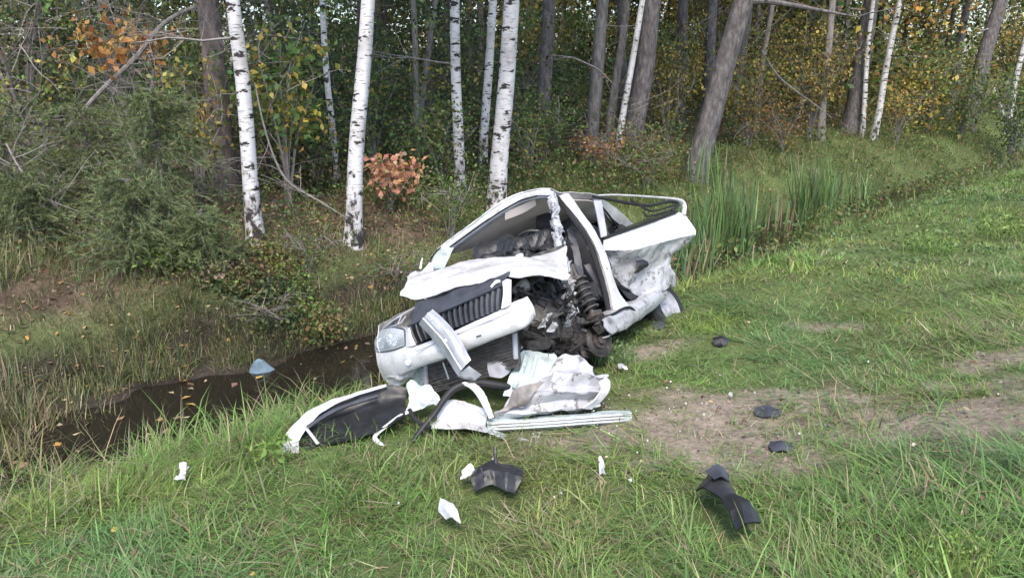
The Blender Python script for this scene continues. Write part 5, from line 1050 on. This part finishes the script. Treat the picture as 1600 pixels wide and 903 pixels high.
def d_near(x, y):
    n = sn(x, y)[1]; return np.clip((n+5.4)/.4, 0, 1)*(1-bare(x, y)*.95)*np.clip((n2(x, y, 1.6, 51)-.08)*2.2, .3, 1)
def d_mat(x, y): n = sn(x, y)[1]; return np.clip((n+5.4)/.4, 0, 1)*(1-bare(x, y)*.85)
tufts('foreground_grass', 'long tangled green grass along the near verge', 15000, (-4.2, 4.6), (1.9, 5.0), d_near, 10, (.08, .235), (.0026, .0058), LAWN, .14, 801, (.25, 1.5), (.4, 2.0), big=.12)
tufts('matted_grass', 'flattened matted grass under the wreckage and long blades', 8500, (-4.2, 7.0), (1.9, 8.5), d_mat, 9, (.10, .26), (.004, .008), LAWN, .30, 808, (1.15, 1.55), (-.1, .25), .07)
tufts('verge_grass', 'short trampled grass round the bare earth and wreck', 16000, (-3.2, 7.8), (4.6, 9.5), d_near, 8, (.045, .145), (.0035, .007), LAWN, .2, 802, (.5, 1.5), (.2, 1.3), .06, big=.06)
tufts('far_verge_grass', 'bright green verge grass receding beside the ditch', 23000, (6.5, 34), (-5.4, .5), lambda x, y: d_near(x, y)*(y > 8.5), 6, (.06, .17), (.006, .014), LAWN, .12, 803, (.3, 1.4), (.2, 1.3), .1, along=True)
def d_bank(x, y): n = sn(x, y)[1]; return ((n < -4.5) & (n > -5.85))*.9
tufts('near_bank_grass', 'drooping grass on the near ditch bank', 2600, (-4.5, 1.5), (3.2, 8), d_bank, 10, (.14, .34), (.004, .007), LAWN, .35, 804, (.1, 1.2), (.4, 1.6))
def d_fb(x, y): n = sn(x, y)[1]; return ((n < -6.95) & (n > -9.8))*(hgt(x, y) > WZ+.03)*(.55+.45*n2(x, y, 1.2, 61))*np.where(n < -7.6, .75, 1)*np.where((sn(x, y)[0] > 3.3) & (n < -7.6), .14, 1)*np.where((n < -8.2), .6, 1)
tufts('far_bank_grass', 'dry straw coloured grass hanging over the far ditch bank', 17500, (-.5, 9.0), (-9.8, -6.9), d_fb, 9, (.08, .25), (.0035, .0065), DKGREEN+OLIVE+OLIVE+GREEN, .30, 805, (-.2, .9), (.2, 1.2), patch=False, big=.1, along=True)
def d_tall(x, y): q = gp(15, 705); return np.clip(1.15-np.hypot((x-q[0])/.75, (y-q[1])/.75), 0, 1)
tufts('tall_bank_grass', 'tall straw and green grass closing the ditch at the left frame edge', 4200, (-5.6, -2.2), (3.4, 7.0), d_tall, 9, (.16, .42), (.004, .008), OLIVE+GREEN+STRAW, .45, 809, (-.1, .8), (.2, 1.3), .07, patch=False)
def d_ff(x, y): n = sn(x, y)[1]; return ((n < -8.3) & (n > -13))*n2(x, y, .8, 63)*.8
tufts('forest_grass', 'thin pale grass on the forest floor', 4200, (-7, 14), (8, 22), d_ff, 6, (.15, .40), (.004, .008), OLIVE+GREEN, .3, 806, (.0, .8), (.2, 1.1), patch=False)
def d_rough(x, y): n = sn(x, y)[1]; return ((n < -5.0) & (n > -11.2))*(sn(x, y)[0] > 6.5)*(.35+.65*n2(x, y, .7, 65))
tufts('ditch_rough_grass', 'rough mixed grass filling the ditch beyond the car', 11000, (6.5, 35), (-11.2, -5.0), d_rough, 6, (.15, .40), (.006, .012), OLIVE+GREEN+GREEN, .16, 807, (.1, 1.1), (.3, 1.4), .12, patch=False, along=True)
r = np.random.default_rng(880); n = 16000; x, y = xy(r.uniform(6.5, 36, n), r.uniform(-9.6, -5.1, n)); k = n2(x, y, .8, 72) > .42; x, y = x[k], y[k]
C = np.stack([x, y, hgt(x, y)+r.uniform(.05, .55, len(x))], 1); new_obj('ditch_weeds', leaf_mesh('ditch_weeds', C, r.uniform(.04, .11, len(x)), pick(GREEN+OLIVE+BROWN[:1], len(x), r), M['leaf'], seed=19), None, 'leafy weeds growing through the ditch grass', 'weeds', kind='stuff')
r = np.random.default_rng(885); FT = [o_.location for o_ in COL.objects if o_.get('category') == 'tree' and o_.location.y < 19 and 'spruce' not in o_.name]; P = []
for l_ in FT:
    a_2 = r.uniform(0, 6.28, 150); q_2 = r.uniform(.08, .38, 150); P.append(np.stack([l_.x+q_2*np.cos(a_2), l_.y+q_2*np.sin(a_2), np.zeros(150)], 1))
P = np.concatenate(P); P[:, 2] = hgt(P[:, 0], P[:, 1])-.01; n = len(P)
new_obj('trunk_foot_grass', blade_mesh('trunk_foot_grass', P, r.uniform(.08, .34, n), r.uniform(.004, .009, n), r.uniform(0, 6.28, n), r.uniform(-.1, .8, n), r.uniform(.2, 1.2, n), pick(OLIVE+GREEN+STRAW, n, r), M['grass']), None, 'grass growing round the feet of the trees', 'grass', kind='stuff')
# clods and crumbs on the bare earth
r = np.random.default_rng(890); n = 13000; x = r.uniform(-.5, 6, n); y = r.uniform(3.8, 7.5, n); k = r.random(n) < bare(x, y)*.5; x, y = x[k], y[k]; n = len(x); sz = .004+.026*r.random((n, 1, 1))**4
T4 = A([[1, 0, -.5], [-.6, .9, -.5], [-.6, -.9, -.5], [0, 0, .8]])[None]*sz*(1+r.normal(0, .25, (n, 4, 3))); V = (T4+np.stack([x, y, hgt(x, y)+.004], 1)[:, None]).reshape(-1, 3); F = (np.arange(n)[:, None, None]*4+A([[0, 1, 3], [1, 2, 3], [2, 0, 3]])[None]).reshape(-1, 3)
new_obj('soil_clods', mesh_np('soil_clods', V, F, M['litter'], np.repeat(pick([(.20, .165, .135), (.16, .13, .105), (.25, .21, .175)], n, r), 4, 0)), None, 'small soil clods on the bare earth', 'soil', kind='stuff')
# loose green weeds with broader leaves at the right
r = np.random.default_rng(900); n = 16000; x = r.uniform(3, 22, n); y = r.uniform(8, 26, n); q = sn(x, y)[1]; k = (q > -5.4) & (q < -.5) & (n2(x, y, .9, 71) > .5); x, y = x[k], y[k]
C = np.stack([x, y, hgt(x, y)+r.uniform(.02, .22, len(x))], 1); new_obj('verge_weeds', leaf_mesh('verge_weeds', C, r.uniform(.03, .09, len(x)), pick(LAWN, len(x), r), M['grass'], flat=.3, seed=9), None, 'low broad leaved weeds in the verge grass', 'weeds', kind='stuff')
# cattail clumps, each its own plant
def cattails(label, px, y, n, Hh, spread, seed, dry=.15):
    r = np.random.default_rng(seed); b = onx(px, y); a = r.uniform(0, 6.28, n); rad = spread*np.sqrt(r.random(n)); P = np.stack([b[0]+rad*np.cos(a), b[1]+rad*np.sin(a)*.6, np.zeros(n)], 1); P[:, 2] = np.maximum(hgt(P[:, 0], P[:, 1]), WZ)-.02
    o = empty('cattail_clump', tuple(b.tolist()), label, 'reeds', 'cattail clumps in the ditch'); c = pick([(.15, .25, .09), (.18, .265, .095), (.13, .235, .11)], n, r); d = r.random(n) < dry; c[d] = pick(STRAW, int(d.sum()), r)
    new_obj('leaves', blade_mesh('cattail_leaves', P-b, r.uniform(.5, 1.05, n)*Hh, r.uniform(.018, .032, n), r.uniform(0, 6.28, n), r.uniform(0, .3, n), r.uniform(0, .8, n)*r.random(n), c, M['grass']), o)
    return o
for i, a_ in enumerate((('cattail clump directly behind the bent open rear door', 1098, 12.4, 110, 1.3, .4), ('tall cattail clump just right of the car tail', 1150, 12.8, 190, 1.5, .42), ('sparse cattails at the foot of the big leaning trunk', 1120, 15.5, 50, 1.2, .6), ('tallest cattail clump in the middle of the ditch', 1280, 15.2, 230, 1.55, .5), ('cattails between the two tall clumps, half dry', 1215, 14.6, 40, .9, .6), ('low cattails right of the tallest clump', 1345, 17.5, 90, 1.0, .6), ('thin yellowing reeds close against the car tail', 1085, 10.3, 40, .8, .3))): cattails(*a_, seed=950+i, dry=.4 if 'dry' in a_[0] or 'yellow' in a_[0] else .07)
# fallen leaves: on the wood floor and banks, on the water, a few in the grass
r = np.random.default_rng(1000); n = 19000; s = r.uniform(-6, 34, n); q = r.uniform(-14, -7.3, n); x, y = xy(s, q); k = (y > 5) & (np.abs(x) < y*.8+2); x, y = x[k], y[k]; C1 = np.stack([x, y, hgt(x, y)+.015], 1); C1 = C1[C1[:, 2] > WZ+.02]
s = r.uniform(-6, 6, 170); q = np.where(r.random(170) < .6, r.normal(-7.0, .18, 170), r.uniform(-7.2, -5.9, 170)); x, y = xy(s, q); C2 = np.stack([x, y, np.full(170, WZ+.006)], 1); C2 = C2[hgt(x, y) < WZ]
x = r.uniform(-3, 6, 70); y = r.uniform(2.5, 8, 70); C3 = np.stack([x, y, hgt(x, y)+.05], 1); C3 = C3[sn(x, y)[1] > -5]
C = np.concatenate([C1, C2, C3]); col = pick([(.36, .25, .17), (.30, .19, .12), (.42, .33, .22), (.40, .26, .08), (.18, .11, .07), (.22, .15, .1)], len(C), r); sz = np.concatenate([r.uniform(.03, .075, len(C1)), r.uniform(.05, .11, len(C2)), r.uniform(.03, .06, len(C3))])
new_obj('fallen_leaves', leaf_mesh('fallen_leaves', C, sz, col, M['litter'], .75, flat=.82, seed=10), None, 'pale fallen autumn leaves on bank, water and grass', 'leaves', kind='stuff')
# dry stalks standing at the near water edge
r = np.random.default_rng(1100); n = 160; px_ = np.concatenate([r.uniform(-4, -.8, n)]); y = r.uniform(4, 7, n); q = sn(px_, y)[1]; k = (q < -5.2) & (q > -6.1); P = np.stack([px_[k], y[k], np.maximum(hgt(px_[k], y[k]), WZ)], 1); n = len(P)
new_obj('dry_stalks', blade_mesh('dry_stalks', P, r.uniform(.3, .6, n), r.uniform(.004, .008, n), r.uniform(0, 6, n), r.uniform(.1, .6, n), r.uniform(.2, 1.2, n), pick(STRAW, n, r), M['grass']), None, 'dry straw stalks at the near water edge', 'grass', kind='stuff')



r = np.random.default_rng(1200); n = 300; a = r.uniform(0, 6.28, n); q = np.abs(r.normal(0, 1, n)); x = .6+q*1.5*np.cos(a); y = 4.9+q*.8*np.sin(a); k = (sn(x, y)[1] > -4.8) & ~in_car(x, y); x, y = x[k], y[k]; n = len(x)
C = np.stack([x, y, hgt(x, y)+r.uniform(.02, .07, n)], 1); new_obj('wreck_crumbs', leaf_mesh('wreck_crumbs', C, r.uniform(.006, .022, n)*(1+1.5*(r.random(n) < .06)), pick([(.6, .62, .64), (.5, .55, .56), (.03, .03, .035), (.03, .03, .03), (.4, .4, .4)], n, r), M['litter'], .8, seed=12), None, 'crumbs of glass and plastic scattered round the wreck', 'debris', kind='stuff')

# weeds that stand out of the verge grass
def weed(label, px, py, Hh, sp_, nl, sz, pal, seed):
    r = np.random.default_rng(seed); b = gp(px, py); o = empty('verge_weed', tuple(map(float, b)), label, 'weed'); n = nl; a = r.uniform(0, 6.28, n); q = sp_*np.sqrt(r.random(n)); P = np.stack([b[0]+q*np.cos(a), b[1]+q*np.sin(a), np.zeros(n)], 1); P[:, 2] = hgt(P[:, 0], P[:, 1]); P -= b
    new_obj('stems', blade_mesh('weed_stems', P, r.uniform(.4, 1.1, n)*Hh, r.uniform(.003, .006, n), r.uniform(0, 6.28, n), r.uniform(0, .7, n), r.uniform(0, .9, n), pick(pal, n, r, .15), M['grass']), o)
    C = P[r.integers(0, n, nl)]+r.normal(0, .02, (nl, 3)); C[:, 2] += Hh*r.uniform(.25, .95, nl); new_obj('leaves', leaf_mesh('weed_leaves', C, r.uniform(.6, 1.2, nl)*sz, pick(pal, nl, r, .15), M['grass'], .45, seed=seed), o)
YG = [(.30, .36, .07), (.26, .34, .08), (.34, .38, .09)]
weed('bright yellow green weed clump in the bottom right corner', 1480, 890, .13, .17, 260, .022, [(.24, .32, .08), (.2, .3, .07)], 1301)
weed('small leafy weed growing at the tip of the torn wing', 425, 722, .14, .14, 90, .06, [(.16, .26, .06), (.2, .3, .07)], 1303)
weed('pale green weed beside the brake disc', 958, 566, .22, .2, 260, .035, [(.17, .26, .11), (.2, .28, .12)], 1304)
weed('low leafy weed halfway up the right slope', 1450, 395, .25, .35, 300, .06, [(.2, .3, .08), (.16, .27, .08)], 1305)
weed('leafy weed near the right edge of the far slope', 1575, 370, .3, .4, 320, .07, [(.2, .3, .08), (.23, .3, .09)], 1306)
